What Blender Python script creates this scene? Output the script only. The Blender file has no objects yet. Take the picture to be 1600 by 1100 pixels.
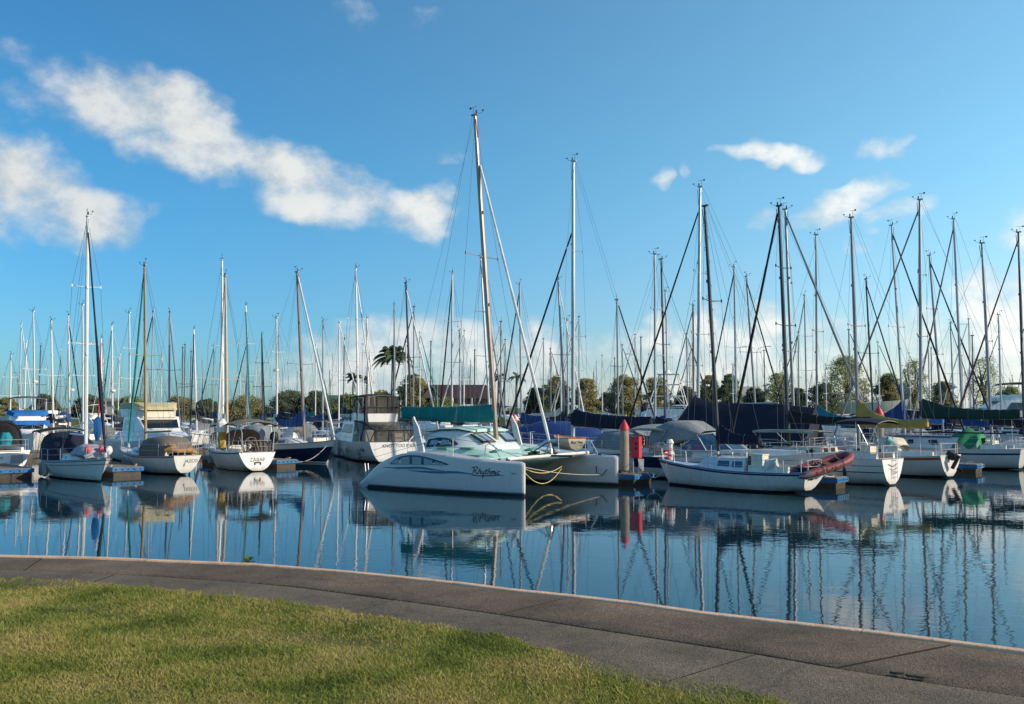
import bpy, math, random
import numpy as np
from mathutils import Vector
RND = random.Random(11)
sc = bpy.context.scene
COL = sc.collection
# ------------------------------------------------------------------ camera maths
FPX, EYE = 1500.0, 3.6                       # focal length in photo pixels, eye height over the water
PT = math.atan(87 / FPX)                     # upward pitch
CP, SP = math.cos(PT), math.sin(PT)
def ray(px, py):
    cx, cy = (px - 800) / FPX, -(py - 550) / FPX
    return cx, CP - cy * SP, SP + cy * CP
def at(px, py, Y):
    x, y, z = ray(px, py); t = Y / y
    return Vector((x * t, Y, EYE + z * t))
def onz(px, py, z):
    x, y, zz = ray(px, py); t = (z - EYE) / zz
    return Vector((x * t, y * t, z))
def gx(px, Y): return (px - 800) / FPX * Y
def lerp(a, b, t): return a + (b - a) * t
def clamp(x, a=0., b=1.): return max(a, min(b, x))
def sm(x): x = clamp(x); return x * x * (3 - 2 * x)
def table(tab, x):
    if x <= tab[0][0]: return tab[0][1]
    for (a, b), (c, d) in zip(tab, tab[1:]):
        if x <= c: return lerp(b, d, (x - a) / (c - a))
    return tab[-1][1]
def V(*a): return Vector(a)
def lin(h):
    h = h.lstrip('#'); o = []
    for i in (0, 2, 4):
        c = int(h[i:i + 2], 16) / 255
        o.append(c / 12.92 if c <= .04045 else ((c + .055) / 1.055) ** 2.4)
    return (*o, 1.0)
# ------------------------------------------------------------------ materials
MATS = {}
def mat(name, col, rough=.5, metal=0., var=.12, vs=2.5, bump=0., bs=25., coat=0., streak=0., alpha=1., scum=0.):
    if name in MATS: return MATS[name]
    m = bpy.data.materials.new(name); m.use_nodes = True
    nt = m.node_tree; N = nt.nodes; L = nt.links; p = N['Principled BSDF']
    c = lin(col) if isinstance(col, str) else (*col, 1)
    tc = N.new('ShaderNodeTexCoord'); no = N.new('ShaderNodeTexNoise')
    no.inputs['Scale'].default_value = vs; no.inputs['Detail'].default_value = 6; no.inputs['Roughness'].default_value = .65
    L.new(tc.outputs['Object'], no.inputs['Vector'])
    rp = N.new('ShaderNodeValToRGB')
    rp.color_ramp.elements[0].position = .3; rp.color_ramp.elements[1].position = .7
    rp.color_ramp.elements[0].color = (*[x * (1 - var) for x in c[:3]], 1)
    rp.color_ramp.elements[1].color = (*[min(1, x * (1 + var)) for x in c[:3]], 1)
    L.new(no.outputs['Fac'], rp.inputs['Fac'])
    out = rp.outputs['Color']
    if streak > 0:
        mp = N.new('ShaderNodeMapping'); mp.inputs['Scale'].default_value = (5, 5, .5)
        L.new(tc.outputs['Object'], mp.inputs['Vector'])
        n2 = N.new('ShaderNodeTexNoise'); n2.inputs['Scale'].default_value = 1.6; n2.inputs['Detail'].default_value = 5
        L.new(mp.outputs['Vector'], n2.inputs['Vector'])
        r2 = N.new('ShaderNodeMapRange'); r2.inputs['From Min'].default_value = .5; r2.inputs['From Max'].default_value = .8
        r2.inputs['To Max'].default_value = streak
        L.new(n2.outputs['Fac'], r2.inputs['Value'])
        mx = N.new('ShaderNodeMix'); mx.data_type = 'RGBA'
        L.new(r2.outputs['Result'], mx.inputs['Factor']); L.new(out, mx.inputs['A'])
        mx.inputs['B'].default_value = (c[0] * .42, c[1] * .38, c[2] * .3, 1)
        out = mx.outputs['Result']
    if scum > 0:                             # weed and rust stain creeping up from the waterline
        sx = N.new('ShaderNodeSeparateXYZ'); L.new(tc.outputs['Object'], sx.inputs[0])
        r3 = N.new('ShaderNodeMapRange'); r3.inputs['From Min'].default_value = .34; r3.inputs['From Max'].default_value = .06; L.new(sx.outputs['Z'], r3.inputs['Value'])
        n3 = N.new('ShaderNodeTexNoise'); n3.inputs['Scale'].default_value = 4; n3.inputs['Detail'].default_value = 6; L.new(tc.outputs['Object'], n3.inputs['Vector'])
        m3 = N.new('ShaderNodeMath'); m3.operation = 'MULTIPLY'; L.new(r3.outputs[0], m3.inputs[0]); L.new(n3.outputs['Fac'], m3.inputs[1])
        m4 = N.new('ShaderNodeMath'); m4.operation = 'MULTIPLY'; m4.use_clamp = True; L.new(m3.outputs[0], m4.inputs[0]); m4.inputs[1].default_value = scum
        mx3 = N.new('ShaderNodeMix'); mx3.data_type = 'RGBA'; L.new(m4.outputs[0], mx3.inputs['Factor']); L.new(out, mx3.inputs['A']); mx3.inputs['B'].default_value = lin('#7a6c4c'); out = mx3.outputs['Result']
    L.new(out, p.inputs['Base Color'])
    p.inputs['Roughness'].default_value = rough; p.inputs['Metallic'].default_value = metal
    p.inputs['Coat Weight'].default_value = coat; p.inputs['Coat Roughness'].default_value = .12
    if alpha < 1: p.inputs['Alpha'].default_value = alpha
    if bump > 0:
        nb = N.new('ShaderNodeTexNoise'); nb.inputs['Scale'].default_value = bs; nb.inputs['Detail'].default_value = 5
        L.new(tc.outputs['Object'], nb.inputs['Vector'])
        bp = N.new('ShaderNodeBump'); bp.inputs['Strength'].default_value = bump; bp.inputs['Distance'].default_value = .02
        L.new(nb.outputs['Fac'], bp.inputs['Height']); L.new(bp.outputs['Normal'], p.inputs['Normal'])
    MATS[name] = m
    return m
gel = mat('gelcoat_white', '#efeeea', .28, var=.06, vs=1.2, coat=.3, streak=.3, scum=1.1)
gelb = mat('gelcoat_cool', '#dddddb', .25, var=.06, vs=1.0, coat=.3, streak=.2, scum=.9)
gelcream = mat('gelcoat_cream', '#dcd6c2', .3, var=.06, coat=.2, streak=.3, scum=1.)
gelgrey = mat('gelcoat_grey', '#aeb4b8', .3, var=.06, coat=.2, streak=.2)
catwhite = mat('cat_gelcoat', '#d3cfcd', .2, var=.04, vs=.8, coat=.5, streak=.12, scum=.5)
navyhull = mat('navy_hull', '#16284a', .2, var=.1, coat=.5)
bluehull = mat('blue_hull', '#1f5aa0', .25, var=.1, coat=.4)
greenhull = mat('green_hull', '#1c4a40', .25, var=.1, coat=.4)
anti = mat('antifoul_dark', '#15191d', .7, var=.3)
antiblue = mat('antifoul_blue', '#182c48', .7, var=.3)
bootblue = mat('boot_blue', '#1c3563', .4)
stripeblue = mat('stripe_blue', '#24376e', .4)
stripeor = mat('stripe_orange', '#b8673a', .5, var=.2)
stripegrey = mat('stripe_grey', '#6d757c', .5)
deckw = mat('deck_white', '#d8d9d3', .55, var=.1, vs=6)
deckblue = mat('deck_pale_blue', '#8fb6cf', .55, var=.12, vs=6)
mint = mat('deck_mint', '#b3d6cb', .5, var=.1, vs=4)
mintd = mat('hatch_green', '#3b8574', .35, var=.15)
alu = mat('aluminium', '#a9adb0', .38, .75, var=.1, vs=4)
aluw = mat('mast_white', '#d9d8d2', .4, var=.08)
mastd = mat('mast_dark', '#3e4348', .45, .3, var=.15)
mastgrey = mat('mast_grey', '#868d92', .42, .55, var=.12)
masttan = mat('mast_tan', '#a88a5c', .5, var=.15)
mastbrown = mat('mast_brown', '#7c5c4e', .5, var=.15)
steel = mat('stainless', '#c3c6c8', .42, .6, var=.05)
wire = mat('rigging_wire', '#6c7278', .4, .6, var=.1)
glass = mat('dark_glass', '#10161c', .08, var=.2, coat=.5)
glassb = mat('blue_glass', '#33566f', .12, var=.1, coat=.5)
pane = mat('light_pane', '#7f95a3', .12, var=.15, coat=.5)
clear = mat('clear_vinyl', '#8d9494', .18, var=.2, alpha=.55)
canv = {
 'navy': mat('canvas_navy', '#101a2e', .85, var=.26, vs=1.1, bump=.7, bs=7),
 'blue': mat('canvas_blue', '#193f78', .85, var=.26, vs=1.1, bump=.7, bs=7),
 'royal': mat('canvas_royal', '#1b66ac', .85, var=.26, vs=1.1, bump=.7, bs=7),
 'teal': mat('canvas_teal', '#127a74', .85, var=.18, bump=.4, bs=7),
 'green': mat('canvas_dark_green', '#15372f', .85, var=.26, vs=1.1, bump=.7, bs=7),
 'black': mat('canvas_black', '#14171c', .85, var=.26, vs=1.1, bump=.7, bs=7),
 'tan': mat('canvas_tan', '#b39448', .85, var=.26, vs=1.1, bump=.7, bs=7),
 'cream': mat('canvas_cream', '#c9c5b2', .85, var=.26, vs=1.1, bump=.7, bs=7),
 'white': mat('canvas_white', '#cfd2cf', .85, var=.26, vs=1.1, bump=.7, bs=7),
 'grey': mat('canvas_grey', '#7f8588', .85, var=.26, vs=1.1, bump=.7, bs=7),
 'brown': mat('canvas_taupe', '#6c645c', .85, var=.15, bump=.6, bs=6),
 'sage': mat('canvas_sage', '#8b958a', .85, var=.26, vs=1.1, bump=.7, bs=7),
 'maroon': mat('canvas_maroon', '#4a2730', .85, var=.26, vs=1.1, bump=.7, bs=7),
 'red': mat('canvas_red', '#a32b33', .8, var=.15, bump=.3, bs=9),
 'aqua': mat('canvas_aqua', '#1f7a86', .85, var=.26, vs=1.1, bump=.7, bs=7),
 'drab': mat('canvas_drab', '#77715f', .85, var=.2, bump=.6, bs=7),
 'butter': mat('canvas_butter', '#b9b28e', .85, var=.26, vs=1.1, bump=.7, bs=7),
 'bright': mat('tarp_green', '#1b7f54', .7, var=.2, bump=.7, bs=5),
}
teak = mat('teak', '#7d5a3c', .7, var=.25, vs=8)
rubber = mat('rubber_black', '#15161a', .6, var=.2)
redp = mat('red_plastic', '#c62f3d', .5, var=.12)
orangep = mat('orange_plastic', '#d06a3c', .5, var=.12)
pinkp = mat('pink_plastic', '#d0586a', .5, var=.1)
whitep = mat('white_plastic', '#dedfda', .45, var=.06)
fend = mat('fender_grey', '#8d9294', .5, var=.15)
ropey = mat('rope_yellow', '#cfc07a', .8, var=.15)
ropew = mat('rope_white', '#c4c2b4', .8, var=.12)
letter = mat('lettering_dark', '#1c2a44', .5, var=.05)
swoosh = mat('swoosh_blue', '#2f6d8c', .35, var=.1)
conc = mat('concrete_float', '#7d7566', .85, var=.3, vs=3, bump=.5, streak=.5)
dockblue = mat('fascia_blue', '#1f6aa0', .6, var=.25, vs=3, streak=.3)
timber = mat('dock_timber', '#7f7264', .8, var=.3, vs=4, bump=.3)
pilem = mat('pile_concrete', '#8f887c', .8, var=.2, vs=2, bump=.3, streak=.45)
dinghym = mat('hypalon_red', '#7f3d45', .6, var=.14, vs=3)
dinghyg = mat('hypalon_grey', '#5b5a5f', .6, var=.15)
# ------------------------------------------------------------------ mesh collector
class MB:
    def __init__(s): s.v = []; s.f = []; s.m = []
    def add(s, vs, fs, mi=0):
        o = len(s.v); s.v += [tuple(v) for v in vs]
        for f in fs: s.f.append(tuple(i + o for i in f)); s.m.append(mi)
    def box(s, c, d, mi=0, rz=0., tilt=0.):
        ca, sa = math.cos(rz), math.sin(rz); ct, st = math.cos(tilt), math.sin(tilt); vs = []
        for k in range(8):
            x = d[0] / 2 * (1 if k & 1 else -1); y = d[1] / 2 * (1 if k & 2 else -1); z = d[2] / 2 * (1 if k & 4 else -1)
            x, z = x * ct - z * st, x * st + z * ct
            vs.append((c[0] + x * ca - y * sa, c[1] + x * sa + y * ca, c[2] + z))
        s.add(vs, [(0, 2, 3, 1), (4, 5, 7, 6), (0, 1, 5, 4), (2, 6, 7, 3), (0, 4, 6, 2), (1, 3, 7, 5)], mi)
    def tube(s, pts, r, n=6, mi=0, cap=True):
        pts = [Vector(p) for p in pts]; k = len(pts)
        rs = r if isinstance(r, (list, tuple)) else [r] * k
        up = None; rings = []
        for i, p in enumerate(pts):
            t = (pts[min(i + 1, k - 1)] - pts[max(i - 1, 0)]).normalized()
            if up is None: up = Vector((0, 0, 1)) if abs(t.z) < .9 else Vector((1, 0, 0))
            a = t.cross(up)
            if a.length < 1e-6: a = t.orthogonal()
            a.normalize(); b = a.cross(t); up = b
            rings.append([p + (a * math.cos(2 * math.pi * j / n) + b * math.sin(2 * math.pi * j / n)) * rs[i] for j in range(n)])
        s.loft(rings, cap, mi)
    def loft(s, secs, cap=True, mi=0):
        n = len(secs[0]); vs = [v for q in secs for v in q]; fs = []
        for i in range(len(secs) - 1):
            for j in range(n):
                a, b = i * n + j, i * n + (j + 1) % n
                fs.append((a, b, b + n, a + n))
        if cap:
            fs.append(tuple(range(n - 1, -1, -1))); o = (len(secs) - 1) * n; fs.append(tuple(o + j for j in range(n)))
        s.add(vs, fs, mi)
    def grid(s, rows, mi=0):
        n = len(rows[0]); fs = []
        for i in range(len(rows) - 1):
            for j in range(n - 1):
                a = i * n + j; fs.append((a, a + 1, a + 1 + n, a + n))
        s.add([p for r in rows for p in r], fs, mi)
    def panel(s, pts, th=.012, mi=0, back=.004):
        pts = [Vector(p) for p in pts]; n = Vector((0, 0, 0))
        for i, p in enumerate(pts):
            q = pts[(i + 1) % len(pts)]; n += Vector(((p.y - q.y) * (p.z + q.z), (p.z - q.z) * (p.x + q.x), (p.x - q.x) * (p.y + q.y)))
        n.normalize()
        s.loft([[p - n * back for p in pts], [p + n * th for p in pts]], True, mi)
    def ball(s, c, r, mi=0, n=8, sz=1.):
        rings = []
        for i in range(1, n // 2 + 2):
            a = math.pi * i / (n // 2 + 2)
            rings.append([(c[0] + r * math.sin(a) * math.cos(2 * math.pi * j / n), c[1] + r * math.sin(a) * math.sin(2 * math.pi * j / n), c[2] - r * sz * math.cos(a)) for j in range(n)])
        s.loft(rings, True, mi)
    def build(s, name, mats, parent=None, loc=None, ang=38):
        me = bpy.data.meshes.new(name); me.from_pydata(s.v, [], s.f)
        for m in (mats if isinstance(mats, (list, tuple)) else [mats]): me.materials.append(m)
        me.polygons.foreach_set('material_index', s.m)
        me.polygons.foreach_set('use_smooth', [True] * len(s.f))
        me.update(); me.set_sharp_from_angle(angle=math.radians(ang))
        o = bpy.data.objects.new(name, me); COL.objects.link(o)
        if parent: o.parent = parent
        if loc: o.location = loc
        return o
def tag(o, label=None, cat=None, group=None, kind=None):
    for k, v in (('label', label), ('category', cat), ('group', group), ('kind', kind)):
        if v: o[k] = v
    return o
def thing(name, label, cat, loc=(0, 0, 0), yaw=0., group=None):
    o = bpy.data.objects.new(name, None); COL.objects.link(o); o.empty_display_size = .2
    o.location = loc; o.rotation_euler = (0, 0, yaw)
    return tag(o, label, cat, group)
def copy_tree(o, parent=None):
    c = o.copy(); COL.objects.link(c)
    if parent: c.parent = parent
    for ch in KIDS.get(o.name, []): copy_tree(ch, c)
    return c
KIDS = {}
def text_mesh(txt, size, shear=0., extrude=.002):
    cu = bpy.data.curves.new('lettering', 'FONT'); cu.body = txt; cu.size = size; cu.shear = shear
    cu.align_x = 'CENTER'; cu.align_y = 'CENTER'; cu.extrude = extrude; cu.offset = size * .012
    o = bpy.data.objects.new('lettering', cu); COL.objects.link(o)
    bpy.context.view_layer.update()
    me = bpy.data.meshes.new_from_object(o.evaluated_get(bpy.context.evaluated_depsgraph_get()))
    bpy.data.objects.remove(o); return me
def text_obj(name, txt, size, m, parent, fn, shear=0.):
    me = text_mesh(txt, size, shear)
    for v in me.vertices: v.co = fn(v.co.x, v.co.y, v.co.z)
    me.materials.clear(); me.materials.append(m)
    o = bpy.data.objects.new(name, me); COL.objects.link(o); o.parent = parent
    return o
# ------------------------------------------------------------------ hulls
class Hull:
    def __init__(s, L, B, fs, fm, fb, tr=.72, rb=.5, rs=.2, xm=.42, db=.02, dep=.4, e0=.3, e1=.62):
        s.L, s.B, s.fs, s.fm, s.fb, s.tr, s.rb, s.rs, s.xm, s.db, s.dep, s.e0, s.e1 = L, B, fs, fm, fb, tr, rb, rs, xm, db, dep, e0, e1
    def sheer(s, u):
        a, b = .45, 1.
        return s.fs * (u - a) * (u - b) / (a * b) + s.fm * u * (u - b) / (a * (a - b)) + s.fb * u * (u - a) / (b * (b - a))
    def plan(s, u):
        if u < s.xm: return s.tr + (1 - s.tr) * math.sin(math.pi / 2 * u / s.xm)
        return max(.012, 1 - ((u - s.xm) / (1 - s.xm)) ** 2.1)
    def bot(s, u):
        if u < .35: return lerp(s.db, -s.dep, sm(u / .35))
        return lerp(-s.dep, -.2, sm((u - .8) / .2))
    def half(s, u, z):
        b, t = s.bot(u), s.sheer(u)
        f = clamp((z - b) / (t - b), 0, 1.2); e = lerp(s.e0, s.e1, u * u)
        return s.B / 2 * s.plan(u) * f ** e
    def X(s, u, z):
        return -s.L / 2 + u * s.L + s.rb * z / s.fb * sm((u - .6) / .4) - s.rs * z / s.fs * sm((.4 - u) / .4)
    def u_of(s, x, z):
        u = x / s.L + .5
        for _ in range(12): u = clamp(u + (x - s.X(u, z)) / s.L)
        return u
    def side(s, x, z, sg, off=0.):
        return Vector((x, sg * (s.half(s.u_of(x, z), z) + off), z))
    def build(s, parent, mats, stripes=(), n=16, boot=.1, name='hull'):
        F = sorted({0, .15, .3, .45, .6, .75, .9, 1} | {q for a, b, _ in stripes for q in (a, b)})
        us = [(i / n) for i in range(n)] + [.985, 1.]
        mb = MB(); R = {}
        mi = [2, 2, 1] + [0] * (len(F) - 1)
        for a, b, k in stripes:
            for j in range(len(F) - 1):
                if a - 1e-6 <= F[j] and F[j + 1] <= b + 1e-6: mi[3 + j] = k
        for sg in (1, -1):
            rows = []
            for u in us:
                b, t = s.bot(u), s.sheer(u)
                w0 = max(b + .02, .025); w1 = max(w0 + .01, boot)
                zs = [b, (b + w0) / 2, w0] + [w1 + (t - w1) * f for f in F]
                rows.append([(s.X(u, z), sg * s.half(u, z), z) for z in zs])
            R[sg] = rows
            for j in range(len(rows[0]) - 1):
                mb.grid([[r[j], r[j + 1]] if sg > 0 else [r[j + 1], r[j]] for r in rows], mi[j])
        a, b = R[1][0], R[-1][0]
        for j in range(len(a) - 1):
            mb.grid([[a[j], b[j]], [a[j + 1], b[j + 1]]], mi[j] if mi[j] in (1, 2) else 0)
        # weld
        o = mb.build(name, mats, parent)
        import bmesh
        bm = bmesh.new(); bm.from_mesh(o.data); bmesh.ops.remove_doubles(bm, verts=bm.verts, dist=.0005)
        bmesh.ops.recalc_face_normals(bm, faces=bm.faces); bm.to_mesh(o.data); bm.free()
        o.data.set_sharp_from_angle(angle=math.radians(40))
        return o
    def deck(s, parent, m, n=12, name='deck', drop=.012, x0=0.):
        rows = []
        for i in range(n + 1):
            u = x0 + (1 - x0) * i / n; z = s.sheer(u) - drop; h = s.half(u, z) - .004; x = s.X(u, z)
            rows.append([(x, h * k, z + .05 * (1 - k * k)) for k in (1, .6, .2, -.2, -.6, -1)])
        mb = MB(); mb.grid(rows); return mb.build(name, m, parent)
    def rail(s, parent, m, r=.025, n=18, name='gunwale'):
        mb = MB()
        for sg in (1, -1):
            mb.tube([(s.X(u, s.sheer(u)), sg * (s.half(u, s.sheer(u)) - .005), s.sheer(u) + r * .6) for u in [i / n for i in range(n + 1)]], r, 5)
        h = s.half(0, s.fs) - .01
        mb.tube([(s.X(0, s.fs), h, s.fs + r * .6), (s.X(0, s.fs), -h, s.fs + r * .6)], r, 5)
        return mb.build(name, m, parent)
def block_secs(st, c=.07):
    out = []
    for x, hb, zb, ht, zt in st:
        k = min(c, (zt - zb) * .3, ht * .4)
        out.append([(x, hb, zb), (x, ht, zt - k), (x, ht - k * .35, zt - k * .3), (x, ht - k, zt), (x, -ht + k, zt), (x, -ht + k * .35, zt - k * .3), (x, -ht, zt - k), (x, -hb, zb)])
    return out
def block(name, st, m, parent, c=.07, ang=38):
    mb = MB(); mb.loft(block_secs(st, c)); return mb.build(name, m, parent, ang=ang)
def side_pt(st, x, f, sg, off=.0, c=.07):
    st = sorted(st)
    for a, b in zip(st, st[1:]):
        if x <= b[0] or b is st[-1]: break
    t = clamp((x - a[0]) / (b[0] - a[0])); q = [lerp(p, r, t) for p, r in zip(a, b)]
    return Vector((x, sg * (lerp(q[1], q[3], f) + off), lerp(q[2], q[4] - c, f)))
def window(st, poly, sg, m, parent, th=.014, name='window'):
    mb = MB(); p = [side_pt(st, x, f, sg) for x, f in poly]
    if sg > 0: p = p[::-1]
    mb.panel(p, th, back=.01); return mb.build(name, m, parent)
def rail_run(pts, hts, posts=True, r=.014):
    """lifeline with stanchions over deck points"""
    mb = MB()
    for h in hts: mb.tube([Vector(p) + Vector((0, 0, h)) for p in pts], r * .6, 4)
    if posts:
        for p in pts: mb.tube([p, Vector(p) + Vector((0, 0, max(hts)))], r, 5)
    return mb
def arch_cover(name, st, m, parent, n=9, p=.55):
    """canvas stretched over hoops: st = (x, half width, z foot, z top)"""
    rows = []
    for x, w, z0, z1 in st:
        r = []
        for i in range(n):
            a = math.pi * i / (n - 1); cx, sx = math.cos(a), math.sin(a)
            r.append((x, w * math.copysign(abs(cx) ** p, cx), z0 + (z1 - z0) * abs(sx) ** p))
        rows.append(r)
    mb = MB(); mb.grid(rows); return mb.build(name, m, parent, ang=60)
def sail_cover(name, x0, x1, zb, h0, h1, m, parent, w=.16, y0=0., y1=0., rise=0., pw=2.2, lump=.03):
    secs = []; n = 26; rg = random.Random(int(abs(x0 * 977 + h0 * 131)))
    for i in range(n + 1):
        t = i / n; x = lerp(x0, x1, t); h = h1 + (h0 - h1) * (1 - t) ** pw
        h *= 1 + rg.uniform(-lump, lump); y = lerp(y0, y1, t); z = zb + rise * t - .05 * math.sin(math.pi * t)
        ww = w * (1 if t < .97 else .6) * (1 + rg.uniform(-.06, .06)); sec = []
        for k in range(10):
            a = 2 * math.pi * k / 10; cz = (math.sin(a) + 1) / 2
            sec.append((x, y + ww * math.cos(a) * (1.05 - .75 * cz), z + h * cz))
        secs.append(sec)
    L_ = abs(x1 - x0)
    secs = [[(p[0], p[1] + rg.uniform(-.018, .018) + .012 * math.sin(p[0] * 9 + p[2] * 4), p[2] + rg.uniform(-.012, .012)) for p in q] for q in secs]
    mb = MB(); mb.loft(secs); o = mb.build(name, m, parent, ang=75)
    k = max(3, int(L_ / .9))
    for i in range(1, k):
        q = secs[int(n * i / k)]; c = [sum(p[a] for p in q) / 10 for a in range(3)]
        tb = MB(); tb.tube([tuple(c[a] + (p[a] - c[a]) * 1.04 for a in range(3)) for p in q + q[:1]], .011, 4); tb.build('sail_tie', canv['grey'], o)
    return o
# ------------------------------------------------------------------ rig
def rig(root, H, pos, yaw, mx, top, r=.08, m=None, spr=((.55, .9),), furl=None, furl_r=.055, furl_top=.95, furl_x=None, boom=None, boomz=None,
        cover=None, ch=(.7, .35), cw=.16, zb=None, det=2, vane=True, steps=False, pw=2.2, furl_bulge=0., wr=.008, boomrise=.12, backstay=True):
    m = m or mastgrey
    ca, sa = math.cos(-yaw), math.sin(-yaw)
    d = Vector(top) - Vector((pos[0], pos[1], 0)); T = Vector((d.x * ca - d.y * sa, d.x * sa + d.y * ca, d.z))
    zb = H.fm if zb is None else zb
    B = Vector((mx, 0, zb)); ax = T - B; P = lambda f: B + ax * f
    mb = MB(); mb.tube([P(f) for f in (0, .3, .6, .85, 1)], [r, r, r, r * .85, r * .7], 8)
    tw = .16 if det > 0 else .0
    if det > 0: mb.box(T + V(-.02, 0, .02), (.34, .1, .07)); mb.tube([P(.93) + V(r, 0, 0), P(.99) + V(r + .06, 0, 0)], .02, 4)
    if steps:
        for k in range(14):
            q = P(.3 + k * .048); sg = 1 if k & 1 else -1
            mb.tube([q + V(0, sg * r * .8, .06), q + V(.02, sg * (r + .12), .04), q + V(.02, sg * (r + .12), -.06), q + V(0, sg * r * .8, -.08)], .012, 4)
    if det > 0:
        for f in (.42, .7): mb.box(P(f) + V(r, 0, 0), (.07, .09, .14))
    mast = mb.build('mast', m, root)
    if vane and det > 0:
        v = MB(); q = T + V(0, 0, .03)
        v.tube([q + V(-.1, 0, 0), q + V(-.1, 0, .36)], .009, 4)
        v.tube([q + V(-.34, .05, .34), q + V(.12, -.03, .37)], .009, 4)
        v.panel([q + V(-.34, .05, .3), q + V(-.22, .03, .31), q + V(-.24, .03, .4), q + V(-.35, .05, .4)], .006)
        v.tube([q, q + V(.3, .1, .06), q + V(.38, .13, .15)], .009, 4); v.box(q + V(.38, .13, .18), (.1, .045, .045))
        v.tube([q + V(.08, 0, 0), q + V(.08, 0, .2)], .035, 6)
        v.build('wind_vane', rubber, mast)
    tips = []
    for f, w in spr:
        for sg in (1, -1):
            s_ = MB(); q = P(f); tip = q + V(-.12, sg * w, .06)
            s_.tube([q, tip], [.028, .016], 5); s_.box(tip, (.06, .04, .14)); s_.build('spreader', m, mast)
            tips.append((sg, tip))
    def stay(nm, pts, rr=wr, mm=wire):
        w = MB(); w.tube(pts, rr, 4); return w.build(nm, mm, root)
    if det > 0:
        cx = mx - .1; cu = H.u_of(cx, H.fm); cy = H.half(cu, H.sheer(cu)) - .06; cz = H.sheer(cu)
        for sg in (1, -1):
            tp = [t for g, t in tips if g == sg]
            stay('shroud', [(cx, sg * cy, cz)] + tp[:2] + [P(.985)])
            if det > 1 or True: stay('shroud', [(cx - .35, sg * cy, cz), P(spr[0][0] - .02) if spr else P(.6)], wr * .85)
        if backstay: stay('backstay', [T + V(-.15, 0, 0), (H.X(0, H.fs) + .1, 0, H.fs + .1)], wr * .9)
        fx = furl_x if furl_x is not None else H.X(1, H.fb) - .12
        foot = V(fx, 0, H.sheer(clamp(H.u_of(min(fx, H.L / 2), H.fb))) + .12)
        if furl:
            f_ = MB(); a, b = foot + V(0, 0, .25), P(furl_top) + V(r, 0, 0); k = 14; rg = random.Random(int(abs(mx * 1000)))
            f_.tube([a.lerp(b, i / k) for i in range(k + 1)],
                    [furl_r * (.75 if i in (0, k) else (1 + .28 * math.sin(i * 2.1) * .3) * lerp(1.2, .75, i / k) + furl_bulge * math.exp(-((i / k - .28) / .14) ** 2) / furl_r * .12) for i in range(k + 1)], 6)
            fo = f_.build('furled_headsail', furl, root)
            dr = MB(); dr.tube([foot, foot + V(0, 0, .08), foot + V(0, 0, .22)], [.09, .09, .05], 8); dr.build('furler_drum', steel, fo)
            stay('forestay', [b, P(.99)], wr)
        else: stay('forestay', [foot, P(furl_top)])
        stay('halyard', [P(.03) + V(-.14, .1, 0), P(.97) + V(-.05, .02, 0)], wr * .8)
    if boom:
        bz = boomz if boomz is not None else zb + 1.0
        fz = (bz - zb) / ax.z; b0 = P(fz) + V(-r, 0, 0); b1 = b0 + V(-boom, 0, boomrise)
        b_ = MB(); b_.tube([b0, b1], .055, 8); bo = b_.build('boom', m, root)
        if cover:
            sail_cover('sail_cover', b0.x + .16, b1.x + .15, bz - .02, ch[0], ch[1], cover, bo, w=cw, y0=b0.y, rise=boomrise, pw=pw)
        if det > 1:
            stay('topping_lift', [b1, P(.98) + V(-.1, 0, 0)], wr * .8)
            stay('mainsheet', [b1 + V(.6, 0, 0), (b1.x + .6, 0, H.fs + .35)], .012, ropew)
    return mast, P
def pulpit(root, H, h=.6, bow=True, stern=True, side=True, n=5, r=.014):
    if bow:
        b = MB(); u0 = .86; z = H.sheer(u0); q = []
        for u in (u0, .93, .98):
            q.append(V(H.X(u, z), H.half(u, H.sheer(u)) - .05, H.sheer(u) + h))
        pts = q + [V(H.X(1, H.fb) + .1, 0, H.fb + h)] + [V(p.x, -p.y, p.z) for p in q[::-1]]
        b.tube(pts, r, 5); b.tube([p - V(0, 0, h * .5) for p in pts], r * .8, 5)
        for p in (pts[0], pts[2], pts[-3], pts[-1]): b.tube([p, p - V(0.06, 0, h)], r, 5)
        b.build('pulpit', steel, root)
    if stern:
        b = MB(); w = H.half(0, H.fs) - .06; x = H.X(0, H.fs) + .06; z = H.fs
        pts = [V(x + 1.0, w + .03, z + h), V(x + .2, w, z + h), V(x, w - .2, z + h), V(x, -w + .2, z + h), V(x + .2, -w, z + h), V(x + 1., -w - .03, z + h)]
        b.tube(pts, r, 5); b.tube([p - V(0, 0, h * .5) for p in pts], r * .8, 5)
        for p in pts: b.tube([p, p - V(0, 0, h)], r, 5)
        b.build('pushpit', steel, root)
    if side:
        for sg in (1, -1):
            pts = []
            for i in range(n):
                u = lerp(.16, .86, i / (n - 1)); z = H.sheer(u); pts.append(V(H.X(u, z), sg * (H.half(u, z) - .05), z))
            rail_run(pts, (h, h * .5), r=r).build('guard_rail', steel, root)
def fender(root, H, x, sg=1, z=.55, L=.6, r=.11, m=None):
    p = H.side(x, z, sg, r + .01); b = MB()
    b.tube([p + V(0, 0, -L / 2), p + V(0, 0, -L / 2 + .08), p + V(0, 0, L / 2 - .08), p + V(0, 0, L / 2)], [r * .4, r, r, r * .3], 8)
    b.tube([p + V(0, 0, L / 2), V(p.x, sg * H.half(H.u_of(x, z), H.sheer(.4)), H.sheer(.4) + .05)], .012, 4)
    b.build('fender', m or fend, root)
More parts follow.
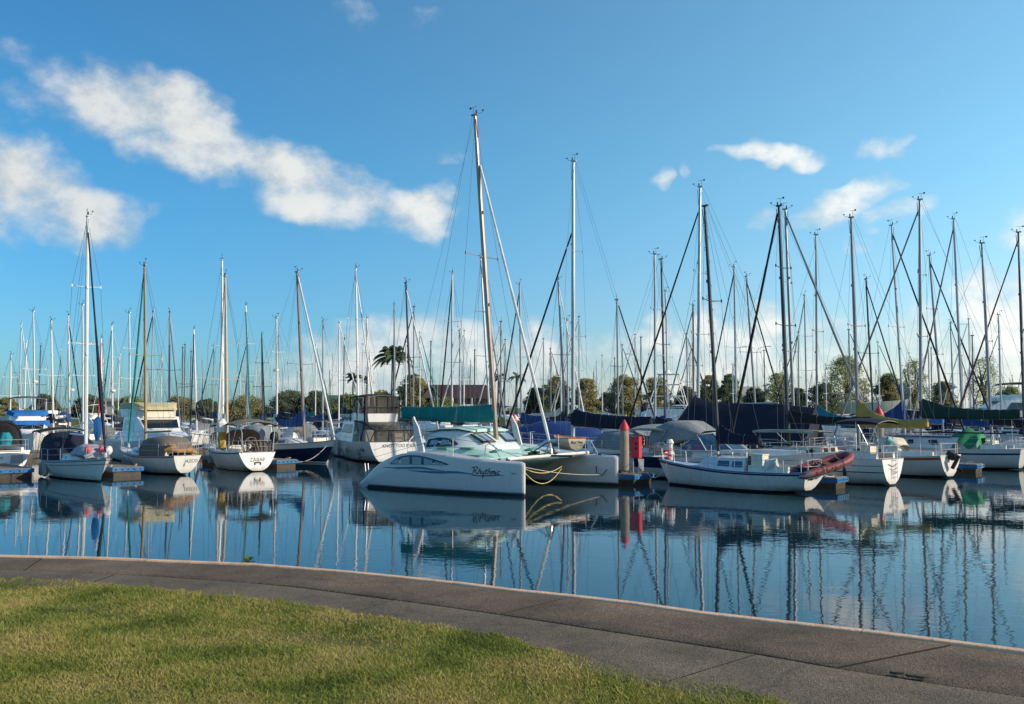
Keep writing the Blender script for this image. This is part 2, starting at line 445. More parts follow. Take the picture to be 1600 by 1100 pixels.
def bimini(root, x0, x1, hw, z, m, deckz, arch=.14, name='bimini', frame=True, droop=.1):
    rows = []
    for i in range(7):
        t = i / 6; x = lerp(x0, x1, t); zz = z - droop * abs(2 * t - 1) ** 2.5
        rows.append([(x, hw, zz - arch - .1)] + [(x, hw * k, zz - arch * k * k) for k in (1, .66, .33, 0, -.33, -.66, -1)] + [(x, -hw, zz - arch - .1)])
    b = MB(); b.grid(rows); o = b.build(name, m, root, ang=50)
    if frame:
        f = MB(); xm = (x0 + x1) / 2
        for xx in (x0 + .03, xm, x1 - .03):
            zz = z - droop * abs(2 * (xx - x0) / (x1 - x0) - 1) ** 2.5 - .03
            pts = [(xx, hw * k, zz - arch * k * k) for k in (-1, -.5, 0, .5, 1)]
            f.tube([(xm + (xx - xm) * .25, -hw - .02, deckz)] + pts + [(xm + (xx - xm) * .25, hw + .02, deckz)], .016, 5)
        f.build('frame', steel, o)
    return o
# ------------------------------------------------------------------ placement
def place(px, Y, yaw, lx):
    return (gx(px, Y) - lx * math.cos(yaw), Y - lx * math.sin(yaw), 0.)
def mast_x(px, pos, yaw):
    k = (px - 800) / FPX; c, s = math.cos(yaw), math.sin(yaw)
    return (k * pos[1] - pos[0]) / (c - k * s)
def worldY(pos, yaw, lx): return pos[1] + lx * math.sin(yaw)
rad = math.radians
def transom_text(root, H, txt, size, z, y=0., m=None, name='name_lettering'):
    sl = -H.rs / H.fs                        # the transom leans aft with height
    text_obj(name, txt, size, m or letter, root, lambda a, b, c: V(H.X(0, z + b) - .006 - c, y - a, z + b))
def side_text(root, H, txt, size, x, z, sg=1, m=None, shear=0.):
    text_obj('name_lettering', txt, size, m or letter, root, lambda a, b, c: H.side(x - a * sg, z + b, sg, .004 + c), shear)
def std_cabin(root, H, xf, xa, hw, h, m, wins=(), wm=None, nose=.9, name='cabin'):
    """coachroof with a sloping nose"""
    zd = lambda x: H.sheer(H.u_of(x, H.fm)) - .03
    st = [(xa, hw, zd(xa), hw - .14, zd(xa) + h), (lerp(xa, xf, .45), hw, zd(lerp(xa, xf, .45)), hw - .15, zd(xa) + h * 1.0),
          (xf - nose, hw * .86, zd(xf - nose), hw * .7, zd(xf - nose) + h * .84), (xf, hw * .5, zd(xf), hw * .42, zd(xf) + .06)]
    c = block(name, st, m, root)
    for a, b in wins:
        for sg in (1, -1):
            window(st, [(a, .38), (b, .36), (b - .05 * (b - a), .84), (a + .05 * (b - a), .86)], sg, wm or glass, c)
    return c, st
def cockpit(root, H, x0, x1, hw, m, h=.28):
    zd = H.fm; b = MB()
    for sg in (1, -1):
        b.loft([[(x, sg * (hw + .08), zd - .05), (x, sg * (hw + .02), zd + h), (x, sg * (hw - .1), zd + h), (x, sg * (hw - .14), zd - .05)] for x in (x0, lerp(x0, x1, .5), x1)])
    b.build('cockpit_coaming', m, root)
    w = MB(); w.box(((x0 + x1) / 2, 0, zd + .055), (abs(x1 - x0), hw * 1.7, .03)); w.build('cockpit_sole', teak, root)
def wheel(root, x, z, r=.36):
    b = MB(); b.tube([(x, r * math.cos(i * math.pi / 8), z + r * math.sin(i * math.pi / 8)) for i in range(17)], .016, 5)
    for i in range(3):
        a = i * math.pi / 3; b.tube([(x, r * math.cos(a), z + r * math.sin(a)), (x, -r * math.cos(a), z - r * math.sin(a))], .01, 4)
    b.box((x + .08, 0, z - .4), (.14, .2, .9)); b.build('steering_wheel', steel, root)
def outboard(root, x, y, z, parent_m=rubber):
    b = MB(); b.box((x, y, z + .42), (.42, .3, .36), tilt=.5); b.box((x - .22, y, z + .08), (.14, .16, .75), tilt=.5); b.box((x - .42, y, z - .3), (.3, .05, .16), tilt=.5)
    b.build('outboard_motor', parent_m, root)
# ==================================================================== FRONT ROW
# ---- white sloop with the navy gunwale and the dinghy on its quarter
yaw = rad(135); H = Hull(7.0, 2.45, .88, .84, 1.16, tr=.68, rb=.62, rs=.42, db=.12, e0=.36, e1=.6)
pos = place(1258, 40.5, yaw, -H.L / 2)
r_ = thing('sailboat', 'small white sloop with navy gunwale stripe, pale blue deck and short navy sail cover', 'sailboat', pos, yaw, 'boats on the front row of berths')
H.build(r_, [gel, anti, anti, stripeblue], [(.87, .97, 3)], boot=.09); H.deck(r_, deckblue); H.rail(r_, stripeblue, .022)
c_, st = std_cabin(r_, H, 1.75, -.95, .78, .62, gelb, [(-.2, .42), (-.85, -.32)], glassb, nose=.7)
hb = MB(); hb.box((-1.0, 0, 1.2), (.05, .9, .7)); hb.build('companionway', teak, c_)
hr = MB(); hr.tube([(-.7, .5, 1.47), (-.6, .5, 1.53), (.7, .5, 1.53), (.8, .5, 1.46)], .018, 5); hr.tube([(-.7, -.5, 1.47), (-.6, -.5, 1.53), (.7, -.5, 1.53), (.8, -.5, 1.46)], .018, 5); hr.build('grab_rail', teak, c_)
for k in range(5):
    f_ = MB(); f_.box((.75 - k * .36, .18 * (-1) ** k, 1.56), (.16, .1, .16)); f_.build('winch', steel, c_)
cockpit(r_, H, -1.1, -3.0, .62, gelcream)
b_ = MB(); b_.box((-1.5, .35, 1.25), (.55, .5, .62)); b_.box((-1.5, .35, 1.58), (.6, .55, .05)); b_.build('cockpit_locker', gelcream, r_)
b_ = MB(); b_.tube([(-2.0, .75, 1.0), (-2.1, .7, 1.25), (-2.35, .6, 1.3), (-2.45, .5, 1.0)], [.1, .2, .2, .08], 7); b_.build('sail_bag', canv['white'], r_)
pulpit(r_, H, .55, n=4)
mx = mast_x(1122, pos, yaw)
rig(r_, H, pos, yaw, mx, at(1101, 322, worldY(pos, yaw, mx)), .085, mastd, ((.62, .75),), None, boom=2.15, boomz=2.02, cover=canv['navy'], ch=(1.1, .42), cw=.15, zb=1.3, steps=True, vane=False, pw=3., boomrise=.0)
lt = MB(); lt.tube([(-3.5, -.5, .9), (-3.5, -.5, 1.75)], .02, 5); lt.ball((-3.5, -.5, 1.8), .09); lt.build('stern_light', rubber, r_)
transom_text(r_, H, 'Jemima', .14, .62, .25, letter)
# ---- its inflatable
t = thing('inflatable_dinghy', 'faded red inflatable dinghy with grey tube ends slung across the small white sloop quarter', 'dinghy', (13.05, 40.6, 1.14), rad(24))
t.rotation_euler = (rad(6), rad(-13), rad(17))
def dingtube(sg):
    return [V(-1.45, sg * .52, 0), V(-1.2, sg * .52, 0), V(0, sg * .52, 0), V(.7, sg * .5, .02)]
b_ = MB(); P_ = [V(-1.0, -.5, 0), V(0, -.52, 0), V(.65, -.5, .02), V(1.1, -.38, .08), V(1.36, -.15, .12), V(1.36, .15, .12), V(1.1, .38, .08), V(.65, .5, .02), V(0, .52, 0), V(-1.0, .5, 0)]
b_.tube(P_, [.165] * 10, 12); b_.build('tube', dinghym, t)
for sg in (1, -1):
    b_ = MB(); b_.tube([V(-.98, sg * .5, 0), V(-1.2, sg * .5, 0), V(-1.4, sg * .5, 0), V(-1.55, sg * .5, 0)], [.168, .155, .1, .03], 12); b_.build('cone_end', dinghyg, t)
b_ = MB(); b_.box((0, 0, -.12), (2.0, .8, .04)); b_.build('floor', dinghyg, t)
b_ = MB(); b_.box((-.92, 0, .02), (.05, .8, .36)); b_.build('transom', rubber, t)
b_ = MB(); b_.box((.15, 0, .1), (.25, .9, .04)); b_.build('thwart', teak, t)
for k in range(4):
    x = -.7 + k * .45; b_ = MB()
    b_.tube([V(x, -.69, .08), V(x + .1, -.74, -.06), V(x + .25, -.73, -.04), V(x + .32, -.69, .08)], .014, 4); b_.build('grab_line', rubber, t)
b_ = MB()
for x in (-.35, .65): b_.tube([V(x, -.72, -.1), V(x, -.66, .16), V(x, -.2, .22), V(x + .05, .3, .5), V(x + .1, .55, .85)], .014, 4)
b_.build('lashing', ropew, t)
# ---- catamaran
yaw = rad(-35); CL = 8.9
pos = (.52 + math.cos(yaw) * -CL / 2 , 39.2 + math.sin(yaw) * -CL / 2, 0.)
px_, py_ = -math.sin(yaw), math.cos(yaw)       # local +y in the world
HBM = 3.45
pos = (pos[0] + px_ * HBM, pos[1] + py_ * HBM, 0)
cat = thing('catamaran', 'white sailing catamaran with Rhythmic lettered on its hull, mint deck and long teal sail cover', 'catamaran', pos, yaw, 'boats on the front row of berths')
ZT = [(0, .22), (.04, .46), (.088, .78), (.13, 1.04), (.174, 1.25), (.24, 1.47), (.303, 1.6), (.39, 1.68), (.469, 1.7), (.55, 1.65), (.628, 1.57), (.781, 1.45), (.9, 1.41), (.985, 1.39), (1, 1.34)]
HWT = [(0, .3), (.1, .42), (.3, .55), (.55, .55), (.8, .4), (.93, .24), (.98, .14), (.995, .1), (1, .05)]
def sect(z, zt):
    return table([(0, .80), (.12, .87), (.3, .93), (.42, .965), (.5, 1.), (.8, 1.), (1, .985)], clamp(z / zt))
def catside(u, z, sg, off=0.):
    return V(-CL / 2 + u * CL, sg * (table(HWT, u) * sect(z, table(ZT, u)) + off), z)
def cathull(yc, xs, outer):
    mb = MB(); us = [i / 30 for i in range(30)] + [.975, .985, .993, 1.]
    for sg in (1, -1):
        rows = []
        for u in us:
            zt = table(ZT, u); h = table(HWT, u)
            zs = [-.3, .03, .11, .15, .16] + [lerp(.16, zt - .14, f) for f in (.2, .4, .6, .8, 1)] if zt > .5 else [-.3 + (zt + .16) * i / 9 for i in range(10)]
            r = [(-CL / 2 + u * CL + xs, yc + sg * h * sect(z, zt), z) for z in zs]
            for a in (30, 60, 90):
                k = min(.14, h * .8); r.append((-CL / 2 + u * CL + xs, yc + sg * (h * .985 - k * (1 - math.cos(rad(a)))), zt - .14 + .14 * math.sin(rad(a))))
            r.append((-CL / 2 + u * CL + xs, yc, zt + .015)); rows.append(r)
        for j in range(len(rows[0]) - 1):
            k = 1 if j < 2 else (2 if j == 2 else (1 if j == 3 else 0))
            mb.grid([[q[j], q[j + 1]] if sg > 0 else [q[j + 1], q[j]] for q in rows], k if j < 4 else 0)
        if sg > 0: A = rows
    B_ = rows
    for j in range(len(A[0]) - 1):
        mb.grid([[A[0][j], B_[0][j]], [A[0][j + 1], B_[0][j + 1]]]); mb.grid([[A[-1][j], B_[-1][j]], [A[-1][j + 1], B_[-1][j + 1]]], 1 if j < 2 else 0)
    return mb.build('hull', [catwhite, anti, stripegrey], cat, ang=50)
YN, YF = -HBM, HBM; XF = .5
hn = cathull(YN, 0, -1); hf = cathull(YF, XF, 1)
def NS(u, z, off=.006): p = catside(u, z, -1, off); return V(p.x, p.y + YN, p.z)
# wrap-around portlight, five panes
arch = [(a + .03, (b - 1.03) * 1.25 + 1.1) for a, b in [(.195, 1.03), (.25, 1.04), (.32, 1.05), (.4, 1.06), (.47, 1.07), (.54, 1.08), (.575, 1.10), (.565, 1.14), (.53, 1.2), (.48, 1.28), (.43, 1.345), (.38, 1.38), (.33, 1.385), (.28, 1.34), (.24, 1.25), (.21, 1.13)]]
mb = MB(); cen = NS(.36, 1.2, .012); pts = [NS(u, z, .012) for u, z in arch]
mb.add([cen] + pts, [(0, i + 1, (i + 1) % len(pts) + 1) for i in range(len(pts))]); frm = mb.build('portlight_frame', mat('portlight_rim', '#24425e', .3, var=.08), hn)
topz = lambda u: 1.1 + 1.25 * (table([(.2, 1.1), (.24, 1.215), (.28, 1.295), (.33, 1.335), (.38, 1.33), (.43, 1.295), (.48, 1.23), (.53, 1.165), (.56, 1.125)], u - .03) - 1.03)
for a, b in ((.242, .288), (.304, .362), (.378, .436), (.452, .506), (.522, .572)):
    mb = MB(); n = 6
    mb.grid([[NS(lerp(a, b, i / n), 1.137 + .05 * (lerp(a, b, i / n) - .2), .018), NS(lerp(a, b, i / n), topz(lerp(a, b, i / n)) - .008, .018)] for i in range(n + 1)])
    mb.build('portlight_pane', pane, frm)
def ribbon(pts, w, m, name, parent=hn, taper=True, off=.007):
    """flat stripe lying on the outer side of the near hull; pts = (u, z)"""
    P = []
    for i in range(len(pts) - 1):
        p0 = pts[max(i - 1, 0)]; p1 = pts[i]; p2 = pts[i + 1]; p3 = pts[min(i + 2, len(pts) - 1)]
        for k in range(6):
            t = k / 6
            P.append(tuple(.5 * (2 * p1[q] + (p2[q] - p0[q]) * t + (2 * p0[q] - 5 * p1[q] + 4 * p2[q] - p3[q]) * t * t + (3 * p1[q] - p0[q] - 3 * p2[q] + p3[q]) * t ** 3) for q in (0, 1)))
    P.append(pts[-1]); n = len(P) - 1; mb = MB(); rows = []
    for i, (u, z) in enumerate(P):
        a = P[max(i - 1, 0)]; b = P[min(i + 1, n)]; dx, dz = (b[0] - a[0]) * CL, b[1] - a[1]; l = math.hypot(dx, dz) or 1
        if callable(w): h = w(dx / l, dz / l, i / n)
        else: h = w * (math.sin(math.pi * clamp(.04 + i / n * .94)) if taper else 1)
        nx, nz = -dz / l * h / 2 / CL, dx / l * h / 2
        rows.append([NS(u + nx, z + nz, off), NS(u - nx, z - nz, off)])
    mb.grid(rows); return mb.build(name, m, parent)
ribbon([(.175, .95), (.26, .95), (.35, .98), (.43, 1.01), (.51, .96), (.58, .92)], .1, swoosh, 'stripe')
ribbon([(.35, .875), (.44, .855), (.54, .85), (.62, .885), (.69, .875), (.76, .82)], .1, swoosh, 'stripe', off=.009)
ribbon([(.717, .81), (.772, .785), (.827, .80), (.877, .835), (.912, .84)], .04, letter, 'underline', off=.009)
# "Rhythmic" in brush lettering, drawn stroke by stroke
GL = {
 'R': [[(-.3, .95), (-.15, 1.1), (.2, 1.05), (.15, .5), (0, 0)], [(.05, 1.0), (.5, 1.22), (.85, 1.05), (.75, .75), (.25, .58)], [(.3, .58), (.6, .25), (.95, 0), (1.05, .03)]],
 'h': [[(.3, 1.05), (.18, .5), (.05, 0)], [(.1, .3), (.3, .55), (.48, .5), (.45, .2), (.5, .02), (.62, .05)]],
 'y': [[(.1, .55), (.08, .2), (.22, .03), (.4, .2), (.52, .55)], [(.52, .55), (.42, .05), (.3, -.5), (.26, -.75)]],
 't': [[(.3, .9), (.2, .45), (.16, .1), (.28, 0), (.4, .08)], [(.02, .6), (.25, .64), (.5, .66)]],
 'm': [[(.12, .55), (.08, .25), (.02, 0)], [(.08, .3), (.25, .55), (.34, .45), (.3, 0)], [(.32, .3), (.5, .55), (.62, .45), (.58, .08), (.7, .03)]],
 'i': [[(.12, .5), (.08, .2), (.12, .02), (.24, .06)], [(.17, .78), (.2, .84)]],
 'c': [[(.5, .5), (.3, .56), (.1, .35), (.1, .1), (.3, 0), (.52, .1)]],
}
cur = .55; word = 'Rhythmic'; adv = {'R': 1.02, 'h': .66, 'y': .6, 't': .46, 'm': .74, 'i': .3, 'c': .6}
tot = sum(adv[k] for k in word) + .5; U0, U1 = .73, .892; su = (U1 - U0) / tot; sz = .235
lw = lambda dx, dz, t: .022 + .026 * abs(dz * .75 - dx * .55)
lt = thing_l = None
for ch in word:
    for s_ in GL[ch]:
        pts = [(U0 + (cur - .25 + x + .1 * y) * su, .865 + y * sz) for x, y in s_]
        ribbon(pts, lw, letter, 'letter_stroke', hn, off=.010)
    cur += adv[ch]
for k in range(3):
    ribbon([(.935 + .004 * k, .94 - .03 * k), (.947, .955 - .03 * k), (.959, .93 - .03 * k), (.972 - .003 * k, .945 - .03 * k)], .014, swoosh, 'emblem', hn)
# bridgedeck, saloon, foredeck
sx_ = lambda x: -2.2 + (x + 4.1) * .77
st = [(-2.7, 3.0, .75, 3.0, 1.45), (-1.5, 3.05, .72, 3.05, 1.52), (.2, 3.05, .72, 3.05, 1.58), (1.4, 3.1, .8, 3.1, 1.5), (2.0, 3.1, 1.1, 3.1, 1.42)]
block('bridgedeck', st, mint, cat, .06)
sal = [(sx_(a), b, c_, d, e) for a, b, c_, d, e in ((-4.1, 2.1, 1.5, 1.65, 2.42), (-3.2, 2.2, 1.5, 1.75, 2.55), (-1.9, 2.2, 1.5, 1.7, 2.57), (-1.1, 2.05, 1.5, 1.55, 2.46), (-.2, 1.75, 1.5, 1.3, 2.0), (.25, 1.5, 1.5, 1.1, 1.75))]
sl = block('saloon', sal, mat('saloon_gelcoat', '#cfd8d6', .3, var=.05, coat=.3), cat, .22, 60)
block('foredeck', [(-2.5, 2.95, 1.3, 2.75, 1.62), (-1.0, 2.95, 1.3, 2.7, 1.76), (.6, 2.9, 1.3, 2.4, 1.82), (1.4, 2.8, 1.3, 2.1, 1.66), (2.0, 2.7, 1.2, 2.2, 1.44)], mint, cat, .2, 60)
b_ = MB(); b_.loft([[(sx_(x), hw, z), (sx_(x), hw * .6, z + .07), (sx_(x), 0, z + .1), (sx_(x), -hw * .6, z + .07), (sx_(x), -hw, z), (sx_(x), -hw * .8, z - .05), (sx_(x), hw * .8, z - .05)] for x, hw, z in ((-4.5, 1.65, 2.5), (-3.0, 1.75, 2.64), (-1.8, 1.7, 2.66), (-1.0, 1.5, 2.55))]); b_.build('roof', mint, sl)
sidew = [(sx_(a), b) for a, b in ((-3.9, .34), (-2.4, .35), (-1.8, .41), (-1.5, .49), (-1.8, .62), (-2.3, .71), (-3.0, .75), (-3.85, .73))]
for sg in (-1, 1):
    wf = window(sal, sidew, sg, glass, sl, .02)
    for a, b in ((-3.6, -3.0), (-2.75, -2.15)):
        window(sal, [(sx_(a), .42), (sx_(b), .44), (sx_(b - .05), .64), (sx_(a + .05), .66)], sg, pane, wf, .028, 'window_pane')
def topz_(x): return table([(q[0], q[4]) for q in sal], x)
xa, xb = sx_(-1.05), sx_(-.22)
for sg in (-1, 1):
    b_ = MB(); b_.panel([V(xa, sg * .5, topz_(xa) + .01), V(xa, sg * 1.5, topz_(xa) - .03), V(xb, sg * 1.36, topz_(xb) + .01), V(xb, sg * .4, topz_(xb) + .03)][::sg], .02, back=.03); wf = b_.build('windscreen', glass, sl)
    x0_, x1_ = xa + .07, xb - .09
    b_ = MB(); b_.panel([V(x0_, sg * .65, topz_(x0_) + .03), V(x0_, sg * 1.36, topz_(x0_) - .005), V(x1_, sg * 1.24, topz_(x1_) + .03), V(x1_, sg * .55, topz_(x1_) + .045)][::sg], .018, back=.02); b_.build('windscreen_pane', pane, wf)
def hatch(x, y, z, a, b, m=mintd, tilt=0., parent=cat):
    h = MB(); h.box((x, y, z), (a, b, .06), tilt=tilt); h.build('hatch', m, parent)
hatch(1.45, -1.5, 1.66, .6, .5, tilt=.3); hatch(1.5, 1.2, 1.65, .6, .6, tilt=.3); hatch(-.6, -2.45, 1.79, .55, .3); hatch(.6, -2.3, 1.83, .6, .3); hatch(1.3, -2.9, 1.54, 1.1, .3); hatch(1.6, 2.5, 1.56, .8, .5)
b_ = MB(); b_.grid([[(x, y, 1.38 - .05 * math.sin(math.pi * (y + 3) / 6)) for y in (-3.05, -1.5, 0, 1.5, 3.05)] for x in (2.0, 2.6, 3.4)]); b_.build('trampoline', mat('trampoline_net', '#8fb3a8', .8, var=.3, vs=20), cat)
b_ = MB(); b_.tube([(3.45, -3.3, 1.47), (3.45, 3.3, 1.5)], .075, 10); b_.build('crossbeam', aluw, cat)
b_ = MB(); b_.tube([(3.45, -.45, 1.5), (3.5, 0, 2.15)], .035, 6); b_.tube([(3.45, .45, 1.5), (3.5, 0, 2.15)], .035, 6); b_.tube([(2.2, 0, 1.45), (3.5, 0, 2.15)], .03, 6); b_.tube([(2.2, 0, 1.46), (4.6, 0, 1.5)], .05, 6); b_.build('seagull_striker', mastd, cat)
b_ = MB(); b_.tube([(2.6, -.25, 1.5), (2.6, -.25, 1.62)], .14, 8); b_.box((2.5, .25, 1.55), (.35, .25, .2)); b_.tube([(3.1, -.5, 1.5), (3.4, -.1, 1.62), (3.6, .35, 1.6), (3.3, .6, 1.52)], .04, 6); b_.build('anchor_gear', rubber, cat)
b_ = MB()
for y in (-1.6, 1.2): b_.tube([(1.1, y, 1.8), (1.8, y * .4, 1.58), (2.6, y * .2, 1.5), (3.4, y * .6, 1.55)], .012, 4)
b_.build('deck_line', ropew, cat)
for yc, dx, x0 in ((YN + .12, 0, -.92), (YF - .12, XF, -.75)):
    b_ = MB(); q = [(x0 - .66, 3.2), (x0 - .57, 3.02), (x0 - .38, 2.75), (x0 - .02, 1.6), (x0 - .36, 1.6), (x0 - .6, 2.4), (x0 - .74, 3.12)]
    b_.loft([[V(x + dx, yc - .05, z) for x, z in q], [V(x + dx, yc + .05, z) for x, z in q]]); b_.build('daggerboard', catwhite, cat)
for sg, dx in ((-1, 0), (1, XF)):
    for x in (-.65, 1.0):
        b_ = MB(); z = table(ZT, (x + CL / 2) / CL); y = sg * (HBM + .35); b_.tube([(x + dx, y, z), (x + dx, y, z + .72)], .016, 5); b_.build('stanchion', steel, cat)
    b_ = MB(); y = sg * (HBM + .2); b_.tube([(2.6 + dx, y, 1.42), (2.6 + dx, y, 2.0), (2.75 + dx, y, 2.1), (2.95 + dx, y * .97, 2.05), (3.35 + dx, y * .97, 1.42)], .02, 6); b_.build('pulpit', steel, cat)
    b_ = MB()
    for h in (.36, .7): b_.tube([(2.6 + dx, y, 1.42 + h)] + [(x + dx, sg * (HBM + .35), table(ZT, (x + CL / 2) / CL) + h) for x in (1.0, -.65)] + [(-3.6 + dx, sg * (HBM + .3), 1.0 + h)], .008, 4)
    b_.build('lifeline', wire, cat)
    for k, x in enumerate((3.1, 3.55)):
        b_ = MB(); b_.box((x + dx, sg * (HBM - .1), 1.44), (.16, .07, .07)); b_.build('cleat', mastd, cat)
b_ = MB(); b_.tube([(-2.6, -2.6, 1.5), (-2.65, -2.4, 2.1), (-2.7, -2.0, 2.35), (-2.7, 2.0, 2.35), (-2.65, 2.4, 2.1), (-2.6, 2.6, 1.5)], .03, 6); b_.tube([(-1.4, -1.4, 2.74), (-1.4, 1.4, 2.74)], .045, 6); b_.build('traveller_arch', aluw, cat)
b_ = MB(); b_.tube([(-4.3, -3.5, .5), (-4.38, -3.5, 1.05)], .02, 5); b_.tube([(-4.3, -3.3, .5), (-4.38, -3.3, 1.05)], .02, 5); b_.build('boarding_ladder', steel, cat)
Hc = Hull(CL, 6.4, 1.4, 1.5, 1.4, tr=.95, db=.1)
mx = mast_x(776, pos, yaw)
mst, PF = rig(cat, Hc, pos, yaw, mx, at(742, 180, worldY(pos, yaw, mx)), .115, mat('mast_taupe_metal', '#97877c', .36, .45), ((.565, 1.25),), canv['white'], .06, .845, 3.5, boom=5.7, boomz=2.95, cover=canv['teal'], ch=(.85, .66), cw=.2, zb=1.9, pw=1.3, boomrise=.08, wr=.009)
# lines sagging between the bows
def sag(name, label, cat_, pts, drop, r, m):
    a, b = Vector(pts[0]), Vector(pts[1]); mb = MB()
    mb.tube([a.lerp(b, i / 14) - V(0, 0, drop * 4 * (i / 14) * (1 - i / 14)) for i in range(15)], r, 5)
    o = mb.build(name, m); return tag(o, label, cat_)
c, s = math.cos(yaw), math.sin(yaw)
LW = lambda x, y, z: V(pos[0] + x * c - y * s, pos[1] + x * s + y * c, z)
sag('mooring_line', 'yellow line in a deep loop between the catamaran bows', 'rope', (LW(4.25, -3.35, 1.1), at(880, 727, 45.6)), .72, .018, ropey)
sag('mooring_line', 'yellow line in a shallow curve just above the deep loop between the catamaran bows', 'rope', (LW(4.27, -3.3, 1.15), at(881, 726, 45.7)), .3, .018, ropey)
sag('mooring_line', 'pale taut line running down to the far catamaran hull near its waterline', 'rope', (LW(4.2, -3.3, 1.2), LW(4.2, YF - .2, .5)), .12, .012, ropew)
b_ = MB(); b_.tube([LW(4.0, YF - .36, .9), LW(4.05, YF - .4, .6), LW(4.3, YF - .35, .45), LW(4.55, YF - .3, .75)], .02, 5)
tag(b_.build('mooring_line', rubber), 'short black snubber line hanging off the far catamaran hull', 'rope')
# ---- white yacht, reverse transom with a boarding ladder (right of the sloop)
yaw = rad(132); H = Hull(8.4, 2.75, 1.22, 1.2, 1.42, tr=.76, rb=.7, rs=.05, db=.04, e0=.36)
pos = place(1391, 44.8, yaw, -H.L / 2)
r_ = thing('sailboat', 'white yacht with ladder on its rounded transom, black boom cover and navy bimini', 'sailboat', pos, yaw, 'boats on the front row of berths')
H.build(r_, [gel, stripegrey, anti, stripegrey, letter], [(.72, .75, 3), (.45, .49, 4)], boot=.07); H.deck(r_, deckw); H.rail(r_, alu, .02)
c_, st = std_cabin(r_, H, 2.6, -1.0, .95, .5, gelcream, [(-.6, .2), (.4, 1.1)], glass)
b_ = MB(); b_.box((-1.03, .3, 1.48), (.03, .34, .34)); b_.box((-1.03, -.35, 1.48), (.03, .34, .34)); b_.build('window', glass, c_)
cockpit(r_, H, -1.1, -3.9, .85, gelb); wheel(r_, -2.9, 1.75); pulpit(r_, H, .62, n=5)
bimini(r_, -4.1, -1.9, 1.05, 3.12, canv['navy'], 1.25); bimini(r_, -.7, 2.7, 1.0, 2.5, canv['sage'], 1.3, .04, 'awning', droop=.03)
mx = mast_x(1231, pos, yaw)
rig(r_, H, pos, yaw, mx, at(1217, 322, worldY(pos, yaw, mx)), .1, mastd, ((.5, .9), (.74, .7)), canv['black'], .07, .97, boom=4.5, boomz=2.85, cover=canv['black'], ch=(.75, .36), zb=1.6, pw=3, boomrise=.0)
b_ = MB()
for y in (.12, -.28): b_.tube([(-4.3, y, 1.5), (-4.3, y, .3)], .016, 5)
for k in range(4): b_.tube([(-4.3, .12, .4 + k * .26), (-4.3, -.28, .4 + k * .26)], .014, 5)
b_.build('boarding_ladder', steel, r_)
b_ = MB()
for k in range(3): b_.tube([(-4.27, .5 - .2 * k, 1.0 - .2 * k), (-4.28, .1, .88 - .18 * k), (-4.27, -.4, 1.02 - .2 * k)], .014, 4)
b_.build('stern_line', rubber, r_)
fender(r_, H, -2.4, 1, .5, .7, .07, rubber)
b_ = MB(); b_.tube([(-3.6, -.8, 1.8), (-3.7, -.9, 2.0), (-3.62, -.7, 2.15)], [.16, .2, .1], 8); b_.build('horseshoe_buoy', mat('aqua_plastic', '#6fb7b4', .6), r_)
b_ = MB(); b_.box((-3.3, .5, 1.65), (.5, .6, .36)); b_.build('cockpit_locker', gelcream, r_)
# ---- orange striped sloop
yaw = rad(128); H = Hull(7.6, 2.6, 1.16, 1.04, 1.3, tr=.8, rb=.75, rs=.05, db=.05, e0=.42)
pos = place(1481, 49.5, yaw, -H.L / 2)
r_ = thing('sailboat', 'white sloop with an orange stripe round its sheer and tan sail cover', 'sailboat', pos, yaw, 'boats on the front row of berths')
H.build(r_, [gelb, anti, anti, stripeor, gelcream], [(.8, .93, 3)], boot=.1); H.deck(r_, deckw); H.rail(r_, gelcream, .02)
c_, st = std_cabin(r_, H, 2.2, -1.0, .9, .5, gelb, [(-.5, .5), (.7, 1.3)], glass); cockpit(r_, H, -1.1, -3.3, .75, gelb)
pulpit(r_, H, .6, n=4); outboard(r_, -3.95, .15, .75)
arch_cover('cockpit_cover', [(-1.3, .6, 1.2, 1.6), (-1.0, .75, 1.2, 2.0), (-.3, .8, 1.25, 2.05), (.1, .7, 1.4, 1.7)], canv['cream'], r_)
mx = mast_x(1340, pos, yaw)
rig(r_, H, pos, yaw, mx, at(1330, 340, worldY(pos, yaw, mx)), .1, mastgrey, ((.52, .85),), None, boom=4.1, boomz=2.55, cover=canv['tan'], ch=(1.85, .48), cw=.2, zb=1.5, pw=4.2, vane=True, boomrise=.0)
# ---- long white sloop with cabin windows, green tarpaulin
yaw = rad(140); H = Hull(10.2, 3.1, 1.22, 1.15, 1.5, tr=.7, rb=.9, rs=.3, db=.05)
pos = place(1590, 56, yaw, -H.L / 2)
r_ = thing('sailboat', 'long white sloop with dark cabin windows, navy hull line and dark green sail cover', 'sailboat', pos, yaw, 'boats on the front row of berths')
H.build(r_, [gelb, anti, anti, stripeblue], [(.7, .8, 3)], boot=.12); H.deck(r_, deckw); H.rail(r_, alu, .022)
c_, st = std_cabin(r_, H, 2.9, -2.0, 1.05, .72, gelb, [(-.9, 1.0), (1.15, 2.0)], glass); cockpit(r_, H, -2.1, -4.6, .95, gelb)
b_ = MB(); b_.box((.2, 0, 1.86), (3.6, 2.0, .06)); b_.build('roof_edge', stripeblue, c_)
pulpit(r_, H, .65, n=6); wheel(r_, -3.7, 1.7)
mx = mast_x(1437, pos, yaw)
rig(r_, H, pos, yaw, mx, at(1437, 312, worldY(pos, yaw, mx)), .105, mastgrey, ((.42, 1.0), (.68, .8)), canv['grey'], .06, .95, boom=5.6, boomz=2.95, cover=canv['green'], ch=(1.35, .6), cw=.2, zb=1.8, pw=3.5, boomrise=.0)
